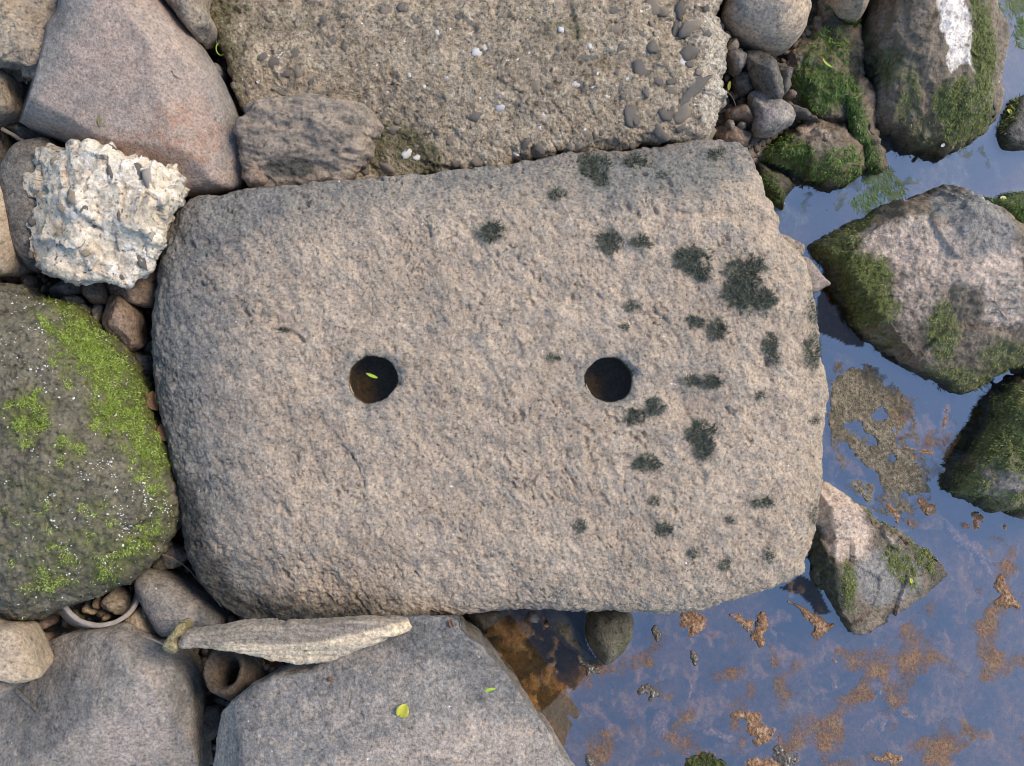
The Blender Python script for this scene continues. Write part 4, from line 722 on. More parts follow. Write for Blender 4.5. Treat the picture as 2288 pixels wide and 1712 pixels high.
PKC = [(1060, 470, 70, 34, -10, 'g'), (1550, 535, 100, 80, -20, 'w'), (780, 590, 50, 80, -15, 'w'), (915, 985, 46, 48, -30, 'g'), (960, 1420, 105, 40, -10, 'g'), (1390, 1320, 85, 36, -30, 'g'), (1140, 1480, 70, 26, 8, 'g'), (620, 870, 82, 62, 10, 't'),
       (300, 890, 52, 62, 0, 'g'), (370, 1060, 72, 80, 0, 't'), (385, 730, 60, 70, 20, 't'), (400, 440, 62, 66, 0, 't'), (560, 320, 60, 46, 0, 't'), (290, 640, 60, 44, 0, 't'), (1800, 545, 40, 62, -30, 't'), (1400, 790, 30, 80, 10, 'w'), (820, 830, 24, 40, 20, 'g'),
       (1340, 450, 80, 60, 0, 'g'), (1350, 325, 52, 28, 20, 'g'), (1100, 190, 60, 40, 10, 'g'), (800, 1240, 70, 40, 30, 't'), (480, 1380, 56, 40, 20, 'w'), (600, 1340, 36, 50, 0, 'g'), (1500, 1020, 90, 50, 20, 'w'), (1200, 900, 60, 40, 0, 'g'), (720, 335, 40, 44, 0, 'g'),
       (740, 1530, 46, 30, 0, 't'), (330, 1290, 30, 52, 0, 'g'), (970, 770, 40, 24, 20, 'w'), (1230, 1350, 60, 26, 0, 'w'), (560, 1080, 46, 46, 0, 't'), (700, 690, 52, 40, 0, 't'), (480, 620, 40, 56, 0, 't'), (1130, 1050, 44, 30, 0, 'g'), (1240, 640, 34, 56, 10, 'w'), (550, 1180, 34, 34, 0, 'g')]
for (x, y, rx, ry, dg, k) in PKC:
    embed('chunk', 'embedded_pebble', (x * .22655, 280 + y * .22655), rx * .24, ry * .24, dg, {'g': 'pebble_grey', 'w': 'pebble_white', 't': 'pebble_cream'}[k], sink=.62)

# ------------------------------------------------------------------ dark moss tufts on the holed stone
TLAB = {0: 'large dark moss tuft at the holed stone edge against the concrete slab', 1: 'moss tuft hanging below the large tuft by the concrete slab', 2: 'lone moss tuft well apart from the other tufts, toward the wrinkled rock',
 3: 'round moss tuft standing beside a smaller twin tuft', 4: 'smaller twin moss tuft next to the round one', 5: 'large oval moss tuft next to the biggest moss cluster', 6: 'moss tuft attached to the lower side of the oval tuft',
 7: 'lobe of the biggest dark moss cluster toward the concrete slab', 8: 'central lobe of the biggest dark moss cluster', 9: 'lobe of the biggest dark moss cluster nearest the stone\'s wet rim', 10: 'flat moss tuft paired with a bushier tuft',
 11: 'bushy moss tuft paired with a flat tuft below the biggest cluster', 12: 'tall moss tuft between the biggest cluster and the rim', 13: 'moss tuft joined under the tall tuft', 14: 'long moss tuft on the wet rim beside the grey ledge',
 15: 'long moss tuft on the wet rim just downstream of the ledge tuft', 16: 'wide low moss tuft level with the leafless hole', 17: 'thin moss streak at the hole side of the wide low tuft', 18: 'moss tuft beside the leafless hole, farther of two',
 19: 'moss tuft beside the leafless hole, closer of two', 20: 'large moss tuft alone below the wide low tuft', 21: 'moss tail under the large lone tuft', 22: 'moss tuft below the pair beside the leafless hole', 23: 'faint moss tuft between concrete edge and lone tuft',
 24: 'thin wide moss patch along the concrete slab\'s edge', 26: 'wide thin moss tuft across from the pale-topped rock', 27: 'moss tuft among small dots facing the round cobble', 34: 'thin moss strip on the rim above the pale-topped rock', 35: 'small moss tuft between the two drilled holes',
 38: 'small isolated moss tuft near the crack on the plain side of the stone', 40: 'moss tuft at the corner nearest the weedy stones'}
def tuft(i, x, y, rx, ry):
    px0 = np.array([x, y]) * 1.0344; rx *= 1.0344; ry *= 1.0344; r = ROCK['holed']; t = r['ntop']; px = r['px'][:t]
    d2 = ((px[:, 0] - px0[0]) / rx) ** 2 + ((px[:, 1] - px0[1]) / ry) ** 2
    wob = fbm(np.concatenate([px[d2 < 1.7] * .06, np.full(((d2 < 1.7).sum(), 1), i * 3.1)], 1), 3)
    ci = np.where(d2 < 1.7)[0]; keep = d2[ci] + 2.2 * wob < 0.95; ci = ci[keep]
    if len(ci) < 5: return
    n = int(rx * ry * (.8 if rx > 17 else .4)) + 25; pw = np.clip(1.1 - d2[ci] - wob[keep], .12, 1); j = RS.choice(ci, n, p=pw / pw.sum()); B = r['v'][j] + RS.normal(size=(n, 3)) * .0004; N = r['n'][j]
    c0 = r['v'][ci].mean(0); out = (B - c0); out[:, 2] = 0; out /= mm(max(rx, ry)); flow = out * .7
    L = RS.uniform(.0016, .0046, n) * (.7 + .4 * min(1, rx / 30)); V, q_, tr, rn = blades_mesh(B, N, L, RS.uniform(.0005, .0010, n), RS.uniform(.4, 1.6, n), np.clip(RS.beta(1.6, 3, n), 0, 1), flow=flow, droop=.35)
    me = mesh_np('moss_tuft', V - c0, q_, tr); attr(me, 'rnd', rn)
    lab = ('large shaggy dark grey-green moss tuft growing on the holed stone' if rx > 30 else 'small dark grey-green moss tuft growing on the holed stone' if rx < 17 else 'medium dark grey-green moss tuft growing on the holed stone')
    grp = ('large' if rx > 30 else 'small' if rx < 17 else 'medium') + ' moss tufts on the holed stone'
    add('moss_tuft', me, M['tuft'], TLAB.get(i, lab), 'moss', grp, loc=tuple(c0))
for i, (x, y, a, b) in enumerate(TUFT): tuft(i, x, y, a, b)

# ------------------------------------------------------------------ made or grown odds and ends
def shell(key, name, label, cat, prof, n, a0, a1, loc, rot, mat, amp=.0008, parent=None, oval=1.0):
    """sweeps a closed (r, z) profile round an axis from angle a0 to a1"""
    prof = np.array(prof, float); m = len(prof); full = abs(a1 - a0) > 359; th = np.radians(np.linspace(a0, a1, n, endpoint=not full))
    V = np.stack([np.outer(np.cos(th), prof[:, 0]), np.outer(np.sin(th), prof[:, 0]) * oval, np.repeat(prof[:, 1][None], n, 0)], 2).reshape(-1, 3)
    V = V + amp * np.stack([fbm(V * 90 + k * 7, 3) for k in range(3)], 1)
    i = np.arange(n * m).reshape(n, m); nx = np.roll(i, -1, 0) if full else i[1:]; cu = i if full else i[:-1]
    Q = np.stack([cu, np.roll(cu, -1, 1), np.roll(nx, -1, 1), nx], 2).reshape(-1, 4); tris = None
    if not full: Q = np.vstack([Q]); tris = np.array([[e[0], e[k], e[k + 1]] if s_ else [e[0], e[k + 1], e[k]] for e, s_ in ((i[0], 0), (i[-1], 1)) for k in range(1, m - 1)])
    me = mesh_np(name, V, Q, tris); o = add(name, me, mat, label, cat, loc=loc, parent=parent); o.rotation_euler = rot; return o
rc = W(C('L4 930,450'), -.06)[0]; rr = mm(370 * .24468) * (CAMZ + .06) / CAMZ; tk = .0055
prof = [(rr, 0), (rr - .001, .001)] + [(rr - tk + .001, .001), (rr - tk, 0), (rr - tk, -.03), (rr - tk * 1.0, -.055), (rr, -.055), (rr, -.03)]
shell('ring', 'clay_ring', 'curved shard of a grey clay pipe standing on edge by the mossy boulder', 'pipe shard', prof, 90, 200, 372, (rc[0], rc[1], -.06), (math.radians(-16), math.radians(28), 0), M['clay'])
tcx = W(C('L5 585,720'), -.02)[0]; R0 = .0245
prof = [(R0 * .52, -.075), (R0 * .55, -.03), (R0 * .66, -.008), (R0 * .86, .0), (R0 * .97, .0008), (R0 * 1.02, -.002), (R0 * 1.05, -.02), (R0 * 1.0, -.05), (R0 * .75, -.078), (R0 * .60, -.082)]
shell('tube', 'hollow_tube', 'dark brown hollow tube like an old bone between the boulder and slab', 'tube', prof, 64, 0, 360, (tcx[0], tcx[1], -.02), (math.radians(-32), math.radians(-6), .3), M['bone'], amp=.0022, oval=1.12)

def leaf(name, label, cat, pxy, z, length, width, dg, mat, curl=.25, fold=.25, tilt=0., nx=12, loc=None):
    u = np.linspace(-1, 1, nx); v = np.linspace(-1, 1, 5); U, Vv = np.meshgrid(u, v, indexing='ij')
    hw = width / 2 * np.clip(1 - np.abs(U) ** 2.2, 0, 1) ** .7; x = U * length / 2; y = Vv * hw + curl * length * .25 * (U ** 2); zz = np.abs(Vv) * hw * fold * 2 + .12 * length * curl * U ** 2
    top = np.stack([x, y, zz + .0004], 2).reshape(-1, 3); bot = top - [0, 0, .0005]; k = len(top)
    i = np.arange(k).reshape(nx, 5); q_ = np.stack([i[:-1, :-1], i[1:, :-1], i[1:, 1:], i[:-1, 1:]], 2).reshape(-1, 4)
    e = np.concatenate([i[:, 0], i[-1, 1:], i[::-1, -1][1:], i[0, ::-1][1:-1]]); e2 = np.roll(e, -1); sd_ = np.stack([e, e2, e2 + k, e + k], 1)[:, ::-1]
    me = mesh_np(name, np.vstack([top, bot]), np.vstack([q_, q_[:, ::-1] + k, sd_]))
    p_ = W([pxy], z)[0]; o = add(name, me, mat, label, cat, loc=(p_[0], p_[1], z)); o.rotation_euler = (math.radians(tilt), 0, math.radians(-dg)); return o
def onrock(key, x, y): return float(surf(key, (x, y))[0][2])
def at(s): return tuple(C(s)[0])
p = at('L5 2065,1060'); leaf('yellow_leaf', 'small round yellow leaf folded along its middle on the grey slab', 'leaf', p, onrock('slab', *p) + .001, .0165, .014, -60, M['leaf_y'], .1, .45)
p = at('L6 770,970'); leaf('grass_blade', 'thin curved yellow-green leaf blade on the grey slab', 'leaf', p, onrock('slab', *p) + .001, .016, .0035, -20, M['leaf_g'], -.5, .1)
p = at('P 831,840'); leaf('floating_leaf', 'tiny green leaf floating on water in a drilled hole', 'leaf', p, -.0105, .0145, .0036, 22, M['leaf_g'], .1, .1)
p = at('K1 815,1000'); leaf('seed', 'tiny olive seed husk lying on the rose boulder', 'seed', p, onrock('rose', *p) + .001, .012, .0035, 80, plain_mat('olive_husk', (.22, .18, .05, 1), (.17, .13, .04, 1)), .1, .2)
p = at('K5 2030,1380'); leaf('yellow_leaf', 'yellow leaf stuck on the grey wet stone\'s weedy rim', 'leaf', p, onrock('edgetr', *p) + .003, .009, .0045, 45, M['leaf_y'], .1, .2)
p = at('K6 2040,840'); leaf('pale_leaf', 'small cream and yellow leaf on the dark weedy stone', 'leaf', p, max(onrock('behind', *p), WATER) + .004, .0085, .006, 15, M['leaf_p'], .1, .1)
p = at('K6 1970,950'); leaf('grass_blade', 'bright green blade lying on the dark weedy stone', 'leaf', p, onrock('behind', *p) + .003, .011, .003, 75, M['leaf_g'], .2, .1)
p = at('L8 1195,1195'); leaf('yellow_leaf', 'tiny glossy yellow leaf on the pale-topped rock', 'leaf', p, onrock('small', *p) + .003, .007, .004, 80, M['leaf_y'], .1, .3)
p = at('K4 435,1060'); leaf('yellow_leaf', 'narrow yellow leaf in the gravel by the concrete slab', 'leaf', p, -.115, .012, .004, 100, M['leaf_y'], .2, .2)
p = at('K4 1640,790'); leaf('grass_blade', 'yellow-green grass blade on the moss-covered stone', 'leaf', p, onrock('mossmid', *p) + .004, .018, .0025, 42, M['leaf_g'], .4, .1)
p = at('K6 1575,430'); leaf('white_petal', 'white petal on the streaked rock\'s mossy tip', 'petal', p, onrock('bigtr', *p) + .004, .006, .004, -40, M['lime'], .1, .1)
p = at('L3 1920,360'); leaf('brown_leaf', 'crumpled brown leaf scrap between mossy boulder and holed stone', 'leaf', p, -.045, .022, .012, 65, M['leaf_b'], .4, .5)
p = at('L2 1800,1560'); leaf('brown_leaf', 'curled brown leaf in the crevice above the leaf scrap', 'leaf', p, -.05, .024, .014, 75, M['leaf_b'], .5, .6)
for k, (s_, dg, ln) in enumerate((('M8 250,915', 70, .010), ('K4 1560,740', 30, .009))):
    p = at(s_); key = ('slab', 'mossmid')[k]
    leaf('brown_leaf', ('rust-red leaf crumb where the slab meets the holed stone', 'brown leaf stalk beside the grass blade on mossy stone')[k], 'leaf', p, onrock(key, *p) + .003, ln, .005, dg, M['leaf_b'], .4, .4)
# curled yellow leaf: a little open ring
p = W(C('K2 345,400'), -.085)[0]
shell('curl', 'curled_leaf', 'bright yellow-green leaf curled into a ring beside the concrete slab', 'leaf', [(.0048, 0), (.0062, .0006), (.0062, .004), (.0050, .0038)], 26, 30, 350, (p[0], p[1], -.085), (.35, .25, 0), M['leaf_g'], amp=.0005, oval=1.3)
def twig(name, label, pts, zs, r0, r1, mat):
    P_ = C(pts); W3 = np.array([list(W([p_], z)[0]) + [z] for p_, z in zip(P_, zs)]); t = np.linspace(0, len(W3) - 1, 8 * len(W3)); 
    Q3 = np.stack([np.interp(t, np.arange(len(W3)), W3[:, k]) for k in range(3)], 1); Q3 = Q3 + .0006 * np.stack([fbm(Q3 * 120 + 5 * k, 2) for k in range(3)], 1)
    n = len(Q3); T = np.gradient(Q3, axis=0); T /= np.linalg.norm(T, axis=1)[:, None]; U = np.cross(T, [0, 0, 1.]); U /= np.linalg.norm(U, axis=1)[:, None]; Wv = np.cross(U, T)
    r = np.linspace(r0, r1, n)[:, None] * (1 + .25 * perlin(Q3 * 300))[:, None]; a = np.arange(7) / 7 * 2 * math.pi
    V = (Q3[:, None] + r[:, None] * (np.cos(a)[None, :, None] * U[:, None] + np.sin(a)[None, :, None] * Wv[:, None])).reshape(-1, 3)
    i = np.arange(n * 7).reshape(n, 7); q_ = np.stack([i[:-1], np.roll(i[:-1], -1, 1), np.roll(i[1:], -1, 1), i[1:]], 2).reshape(-1, 4)
    tr = np.array([[e[0], e[k], e[k + 1]] for e in (i[0], i[-1]) for k in range(1, 6)]); c = Q3.mean(0)
    return add(name, mesh_np(name, V - c, q_, tr), mat, label, 'twig', loc=tuple(c))
twig('twig', 'thin dark root curving past the holed stone corner by the clay ring', 'L4 1450,150 1560,185 1650,235 1740,310 1800,395', (-.06, -.06, -.065, -.07, -.08), .0011, .0007, M['twig'])
twig('twig', 'short pale splintered twig against the holed stone near the oval stone', 'L4 1890,450 1950,540 2025,635', (-.055, -.055, -.06), .0022, .0010, M['twig_p'])
twig('twig', 'slim pale stick between big grey boulder and twisted pebble', 'L4 1310,908 1400,940 1490,980', (-.022, -.012, -.005), .0014, .0010, M['twig_p'])
twig('twig', 'dry stick in the gap beside the dark stone under the chunk', 'L1 20,35 130,95 240,160', (-.06, -.06, -.06), .0028, .002, M['twig_p'])
p = at('K1 1440,620'); zz = onrock('rose', *p)
twig('twig', 'tiny hooked brown stalk lying on the rose boulder', 'K1 1415,580 1420,610 1480,655', (zz + .003, zz + .001, zz + .001), .0008, .0005, M['twig'])
p = at('K4 470,1200'); twig('twig', 'hair-thin dark root in the gravel near the concrete slab', 'K4 400,1110 470,1190 520,1310', (-.105, -.105, -.11), .0006, .0005, M['twig'])
for s_, lb, r_ in (('L5 1465,800', 'dark reddish seed lying on the grey slab', .0028),):
    p = at(s_); v0, f0 = ico(2, 4, .4, .7); zz = onrock('slab', *p); q0 = W([p], zz)[0]; add('seed', mesh_np('seed', v0 * r_, None, f0), M['leaf_b'], lb, 'seed', loc=(q0[0], q0[1], zz + r_ * .4))

# ------------------------------------------------------------------ growth in the stream
for k_ in ('sunk', 'sunk_o', 'algae', 'scum', 'mat', 'weedc'): fade(M[k_])
def clump(name, label, cat, pts, z, mat, group=None, rough=1.0, step=2.0):
    """a soft lumpy cushion of growth along a short path of photograph pixels (x, y, half-width), thin at its ragged border"""
    P_ = np.array(pts, float); x0, y0 = (P_[:, :2] - P_[:, 2:] * 1.8).min(0) - 6; x1, y1 = (P_[:, :2] + P_[:, 2:] * 1.8).max(0) + 6
    X, Y = np.meshgrid(np.arange(x0, x1, step), np.arange(y0, y1, step)); pp = np.stack([X.ravel(), Y.ravel()], 1); f = np.full(len(pp), -9.)
    seg = [(P_[k], P_[k + 1]) for k in range(len(P_) - 1)] or [(P_[0], P_[0] + [.5, 0, 0])]
    for a, b in seg:
        ab = (b - a)[:2]; t = np.clip(((pp - a[:2]) @ ab) / (ab @ ab + 1e-9), 0, 1); d = np.linalg.norm(pp - a[:2] - t[:, None] * ab, axis=1); f = np.maximum(f, 1.15 - d / (a[2] + t * (b[2] - a[2])))
    q3 = np.concatenate([pp, np.full((len(pp), 1), P_[0, 0])], 1); f = f + .95 * fbm(q3 * .045, 3) + .55 * fbm(q3 * .16, 3, .6)
    m = (f > 0).reshape(X.shape); mq = m[:-1, :-1] & m[:-1, 1:] & m[1:, 1:] & m[1:, :-1]; i = np.arange(m.size).reshape(m.shape)
    Q = np.stack([i[1:, :-1], i[1:, 1:], i[:-1, 1:], i[:-1, :-1]], 2)[mq]
    if len(Q) < 3: return
    used = np.unique(Q); re_ = np.full(m.size, -1); re_[used] = np.arange(len(used)); w2 = W(pp[used], z); h = np.clip(f[used], 0, 1.3)
    zz = z - .0042 + .0052 * np.sqrt(h) + rough * (.0020 * fbm(q3[used] * .11, 3) + .0012 * fbm(q3[used] * .3, 2)) * np.clip(h * 2, 0, 1); V = np.column_stack([w2, zz]); c = np.append(V[:, :2].mean(0), z)
    me = mesh_np(name, V - c, re_[Q]); attr(me, 'dens', np.clip(f[used] / .5, 0, 1) ** .8); o = add(name, me, mat, label, cat, group, loc=tuple(c)); md = o.modifiers.new('thick', 'SOLIDIFY'); md.thickness = .003; md.offset = -1; return o
def cl(s, ws): return [(x, y, w_) for (x, y), w_ in zip(C(s), ws)]
OR = [
 ("L7 480,540 560,560 500,620", (22, 20, 12), 'orange algae clump touching the holed stone beside the round cobble', .001),
 ("L7 800,490 870,530 940,570 930,600", (5, 14, 16, 10), 'orange algae clump with a tail floating off the holed stone', .001),
 ("L7 1050,510 1060,580 1010,650 1040,710", (10, 14, 18, 10), 'tall orange algae clump beside the tailed one', .002),
 ("L7 1250,390 1350,440 1420,500 1500,560 1480,620 1590,570", (3, 5, 12, 18, 14, 6), 'orange algae plume near the dark-sided pale rock', .002),
 ("L7 830,1270 930,1260 1010,1310 960,1350 1050,1400 1100,1420 1010,1470", (9, 14, 18, 16, 20, 18, 12), 'big ragged orange algae clump in open water', .001),
 ("L7 950,1640 1050,1640 1150,1655", (12, 16, 18), 'orange algae clump beside the scum-topped clump', .001),
 ("L7 1910,1600 1980,1610 2010,1580 2080,1620 2110,1600", (6, 9, 10, 14, 10), 'crab-shaped orange algae clump', .001),
 ("L8 2010,1190 2010,1260 2060,1330 1990,1400 2100,1400 2150,1420", (12, 14, 16, 12, 14, 10), 'three-legged orange-brown algae clump floating alone', .002),
 ("L8 1770,610 1800,640 1780,690", (12, 16, 14), 'round orange algae clump near the weed boulder', .001),
 ("L8 2030,700 2040,730", (9, 7), 'small orange algae clump next to the round one', .000),
 ("L8 1000,520 1030,560 1060,620 1070,670", (8, 10, 10, 6), 'slim orange algae clump beside the pale-topped rock', .0005),
 ("L8 1170,660 1180,690", (6, 6), 'small orange algae dot by the slim clump', .000),
 ("L8 1280,480 1330,560 1390,540 1340,600", (10, 14, 12, 8), 'orange algae fringe at the tip of the scum mat', .001),
 ("M1 1560,1180 1540,1300 1500,1400 1540,1480", (10, 10, 8, 8), 'orange algae streak leading to the weed boulder', -.001),
 ("L7 480,1000 500,1060 460,1150", (6, 9, 5), 'sunken orange algae strand off the round cobble', -.002),
 ("L7 220,1300 270,1270 250,1400 380,1440", (10, 16, 16, 12), 'sunken yellowish algae patch beside the dark clump', -.003),
 ("L7 600,1400 690,1400 800,1450", (8, 12, 10), 'faint sunken orange algae band', -.003),
 ("L7 1780,1110 1880,1040 1950,1030 1960,1090", (6, 9, 9, 6), 'sunken orange algae arch', -.002),
 ("L7 1800,1380 1900,1290 1980,1300 1960,1370", (6, 10, 12, 8), 'sunken orange algae wisp under the arch', -.002),
 ("L7 1600,1000 1610,1050", (7, 8), 'small sunken orange algae spot', -.001),
 ("L7 1590,830 1610,850", (8, 6), 'tiny sunken orange algae spot toward the pale-topped rock', -.001),
 ("L8 1500,650 1620,800 1750,900 1850,1000", (6, 12, 12, 8), 'long sunken orange algae smear between two rocks', -.004),
 ("L8 1900,1120 1830,980 1950,1040", (10, 8, 8), 'sunken orange algae fan above the lone floating clump', -.004),
 ("L8 1300,30 1380,50", (8, 8), 'orange algae bit in the channel beside the scum mat', .000),
 ("L7 2150,1240 2190,1280", (14, 14), 'orange algae tuft in open water away from the rocks', -.001),
 ("L6 1290,395", (6,), 'bright orange algae dot on the sunken bar', .012),
 ("M1 1400,1540 1430,1560 1200,1500", (8, 6, 4), 'orange algae speck by the mat\'s edge', .000),
]
for s_, ws, lb, dz in OR: clump('algae_clump', lb, 'algae', cl(s_, ws), WATER + dz, M['algae'], group='orange algae in the stream')
SCUM = [("L7 225,600 235,650 240,680", (9, 9, 6), 'dark scum lump with pale froth under the holed stone'), ("L7 110,1080 160,1050 220,1100 190,1140", (8, 12, 12, 8), 'dark scum clump with pale froth in open water'),
        ("L7 510,780 530,830 525,870", (6, 8, 5), 'small dark frothy scum speck'), ("L7 1180,1540 1210,1590 1280,1600 1240,1640", (14, 16, 14, 14), 'brown scum clump joined to the big orange algae'), ("L6 1670,1580 1680,1640", (9, 12), 'dark scum lump against the grey slab\'s wet tip'),
        ("L6 1580,680 1620,730 1700,770 1660,830 1740,800", (7, 8, 9, 6, 8), 'froth gathered at the foot of the round cobble'), ("L6 720,410 780,380 840,350", (4, 4, 4), 'pale froth line in the narrow end of brown pool'), ("L7 1010,560 1020,590", (5, 5), 'dark froth spot between two orange algae clumps')]
for s_, ws, lb in SCUM: clump('scum_clump', lb, 'scum', cl(s_, ws), WATER + .002, M['scum'], rough=1.8, group='frothy scum in the stream')
clump('weed_clump', 'dark green weed clump floating alone in open water', 'weed', cl("P 1540,1712 1570,1700 1610,1712", (14, 18, 14)), WATER + .003, M['weedc'], rough=2.0)
def inpoly(p, poly):
    x, y = p[:, 0], p[:, 1]; ins = np.zeros(len(p), bool); j = len(poly) - 1
    for i in range(len(poly)):
        xi, yi = poly[i]; xj, yj = poly[j]; c = ((yi > y) != (yj > y)) & (x < (xj - xi) * (y - yi) / (yj - yi + 1e-12) + xi); ins ^= c; j = i
    return ins
def scum_mat(name, label, outl, holes, z, mat, step=3.2, thick=.003, cat='algae'):
    P_ = C(outl); x0, y0 = P_.min(0) - 10; x1, y1 = P_.max(0) + 10; gx = np.arange(x0, x1, step); gy = np.arange(y0, y1, step); X, Y = np.meshgrid(gx, gy); pp = np.stack([X.ravel(), Y.ravel()], 1)
    wv = np.stack([fbm(np.concatenate([pp * .05, np.full((len(pp), 1), k * 5.)], 1), 3) for k in (0, 1)], 1) * 13
    m = inpoly(pp + wv, P_)
    for h in holes: m &= ~inpoly(pp + wv * .6, C(h))
    m = m.reshape(X.shape); mq = m[:-1, :-1] & m[:-1, 1:] & m[1:, 1:] & m[1:, :-1]
    i = np.arange(m.size).reshape(m.shape); Q = np.stack([i[1:, :-1], i[1:, 1:], i[:-1, 1:], i[:-1, :-1]], 2)[mq]
    used = np.unique(Q); re = np.full(m.size, -1); re[used] = np.arange(len(used)); w2 = W(pp[used] + wv[used] * .15, z)
    ed = m.astype(float)
    for k_ in range(9): ed = (ed + np.roll(ed, 1, 0) + np.roll(ed, -1, 0) + np.roll(ed, 1, 1) + np.roll(ed, -1, 1)) / 5
    zz = z + .0022 * fbm(np.stack([w2[:, 0] * 110, w2[:, 1] * 110, 0 * w2[:, 0]], 1), 4) - .0035 * (1 - ed.ravel()[used]); V = np.stack([w2[:, 0], w2[:, 1], zz], 1); c = np.append(V[:, :2].mean(0), z)
    me = mesh_np(name, V - c, re[Q]); attr(me, 'dens', np.clip((ed.ravel()[used] - .45) / .5, 0, 1)); o = add(name, me, mat, label, cat, loc=tuple(c)); md = o.modifiers.new('thick', 'SOLIDIFY'); md.thickness = thick; md.offset = -1; return o
scum_mat('scum_mat', 'flat olive scum mat with dark gaps floating against the holed stone', "M1 575,950 640,880 760,820 900,830 1000,900 1080,1000 1180,1120 1235,1220 1220,1350 1130,1430 1180,1480 1290,1510 1330,1600 1345,1660 L8 1400,400 1380,440 1260,450 1150,435 1080,400 980,400 900,350 880,240 800,200 700,110 650,50 M1 760,1560 700,1460 600,1400 560,1330 570,1150",
         ["M1 960,1210 1030,1185 1060,1240 1010,1280 955,1260", "M1 690,1330 800,1290 850,1300 850,1380 960,1440 980,1500 930,1490 850,1420 790,1360 720,1370", "M1 1080,1580 1120,1565 1125,1620 1090,1630", "L8 990,80 1030,75 1045,110 1010,140"], WATER + .0008, M['mat'])
scum_mat('scum_mat', 'ragged olive scum patch between the scum mat and the pale-topped rock', "L8 600,300 700,260 800,270 880,330 890,480 870,560 800,540 740,470 660,400", [], WATER + .0004, M['mat'])
def sunken(name, label, outl, thr, z, mat, seed, sc=.012, soft=.20, most=.95):
    P_ = C(outl); x0, y0 = P_.min(0); x1, y1 = P_.max(0); gx = np.arange(x0, x1, 4.); gy = np.arange(y0, y1, 4.); X, Y = np.meshgrid(gx, gy); pp = np.stack([X.ravel(), Y.ravel()], 1)
    nz = fbm(np.concatenate([pp * sc, np.full((len(pp), 1), seed)], 1), 5, .6); wv = np.stack([nz, fbm(np.concatenate([pp * .01, np.full((len(pp), 1), seed + 3)], 1), 3)], 1) * 24
    m = (inpoly(pp + wv, P_) & (nz > thr)).reshape(X.shape); mq = m[:-1, :-1] & m[:-1, 1:] & m[1:, 1:] & m[1:, :-1]
    i = np.arange(m.size).reshape(m.shape); Q = np.stack([i[1:, :-1], i[1:, 1:], i[:-1, 1:], i[:-1, :-1]], 2)[mq]; used = np.unique(Q); re_ = np.full(m.size, -1); re_[used] = np.arange(len(used))
    w2 = W(pp[used], z); zz = z + .022 * np.clip(nz[used] - thr, 0, .4) + .003 * fbm(np.stack([w2[:, 0] * 130, w2[:, 1] * 130, 0 * w2[:, 0]], 1), 4); V = np.stack([w2[:, 0], w2[:, 1], np.minimum(zz, WATER - .001) if z < WATER else WATER + .0007 + .0015 * np.clip(nz[used] - thr, 0, .5)], 1)
    me = mesh_np(name, V, re_[Q]); attr(me, 'dens', np.clip((nz[used] - thr) / soft, 0, most)); return add(name, me, mat, label, kind='stuff')
sunken('sunken_algae', 'cloudy brown algae lying just under the stream surface', "P 1000,1340 1500,1330 1780,1270 2050,1400 2140,1200 2330,1220 2330,1760 1180,1760 1150,1600", -.02, WATER - .014, M['sunk'], 2.2, .016)
for k_, (lb_, ol_) in enumerate((('soft rust-brown algae film floating off the round cobble and slab', "P 1290,1480 1480,1400 1640,1420 1700,1560 1640,1780 1280,1780 1230,1640"),
                                 ('soft rust-brown algae film in the open water beyond the big ragged clump', "P 1720,1420 1990,1420 2100,1330 2330,1300 2330,1780 1760,1780 1740,1600"),
                                 ('soft rust-brown algae film between the pale-topped rock and weed boulder', "P 1960,1120 2110,1150 2330,1230 2330,1330 2140,1340 2090,1220"),
                                 ('rust algae film lining the channel by the weed boulder', "P 1960,860 2080,890 2160,960 2110,1060 2100,1150 1990,1150 2020,1000"))):
    sunken('algae_film', lb_, ol_, .06, WATER + .0007, M['film'], 11.3 + 3 * k_, .0105, .42, .62)
sunken('sunken_algae', 'brownish algae haze under the channel water beside the large tan rock', "P 1800,740 2050,880 2150,960 2080,1100 2130,1190 1980,1190 1790,1030", -.05, WATER - .013, M['sunk'], 7.7)
sunken('scum_film', 'thin olive scum film spreading round the floating scum mat', "M1 560,760 780,740 1000,820 1200,1000 1330,1250 1380,1500 1450,1700 L8 1400,560 1000,620 700,560 580,300 M1 600,1500 570,1100", -.02, WATER + .0007, M['mat'], 5.5, .022, .4, .75)
sunken('weed_film', 'pale green weed film drifting by the weedy stone', "K6 960,640 1060,560 1010,380 1060,380 1140,560 1220,640 1290,700 1260,820 1190,880 1070,900 1000,800 1040,740 950,690", -.20, WATER + .0004, fade(plain_mat('pale_weed', (.17, .20, .10, 1), (.10, .145, .05, 1), 110, .7)), 1.3, .03, .6, .7)
sunken('weed_film', 'green weed drifting in the channel behind the streaked rock', "K5 1900,-60 2400,-60 2400,330 2210,310 2150,220 2080,150 1990,60", -.15, WATER + .0004, fade(plain_mat('green_weed', (.08, .115, .035, 1), (.14, .16, .05, 1), 110, .7)), 3.3, .03, .6, .8)
sunken('weed_film', 'faint green slime film joining the weedy stones and large tan rock', "P 1690,420 1760,430 1880,400 1960,370 2080,330 2200,320 2220,380 2080,410 1960,430 1880,470 1800,480 1720,500", -.02, WATER + .0004, fade(plain_mat('green_slime', (.13, .155, .075, 1), (.08, .11, .04, 1), 110, .7)), 6.1, .02, .5, .55)
sunken('sunken_algae', 'olive algae haze under the water between the weedy stones', "P 1680,420 1950,330 2230,260 2330,0 2330,480 2080,440 1880,470 1720,540", .0, WATER - .012, M['sunk_o'], 4.1)

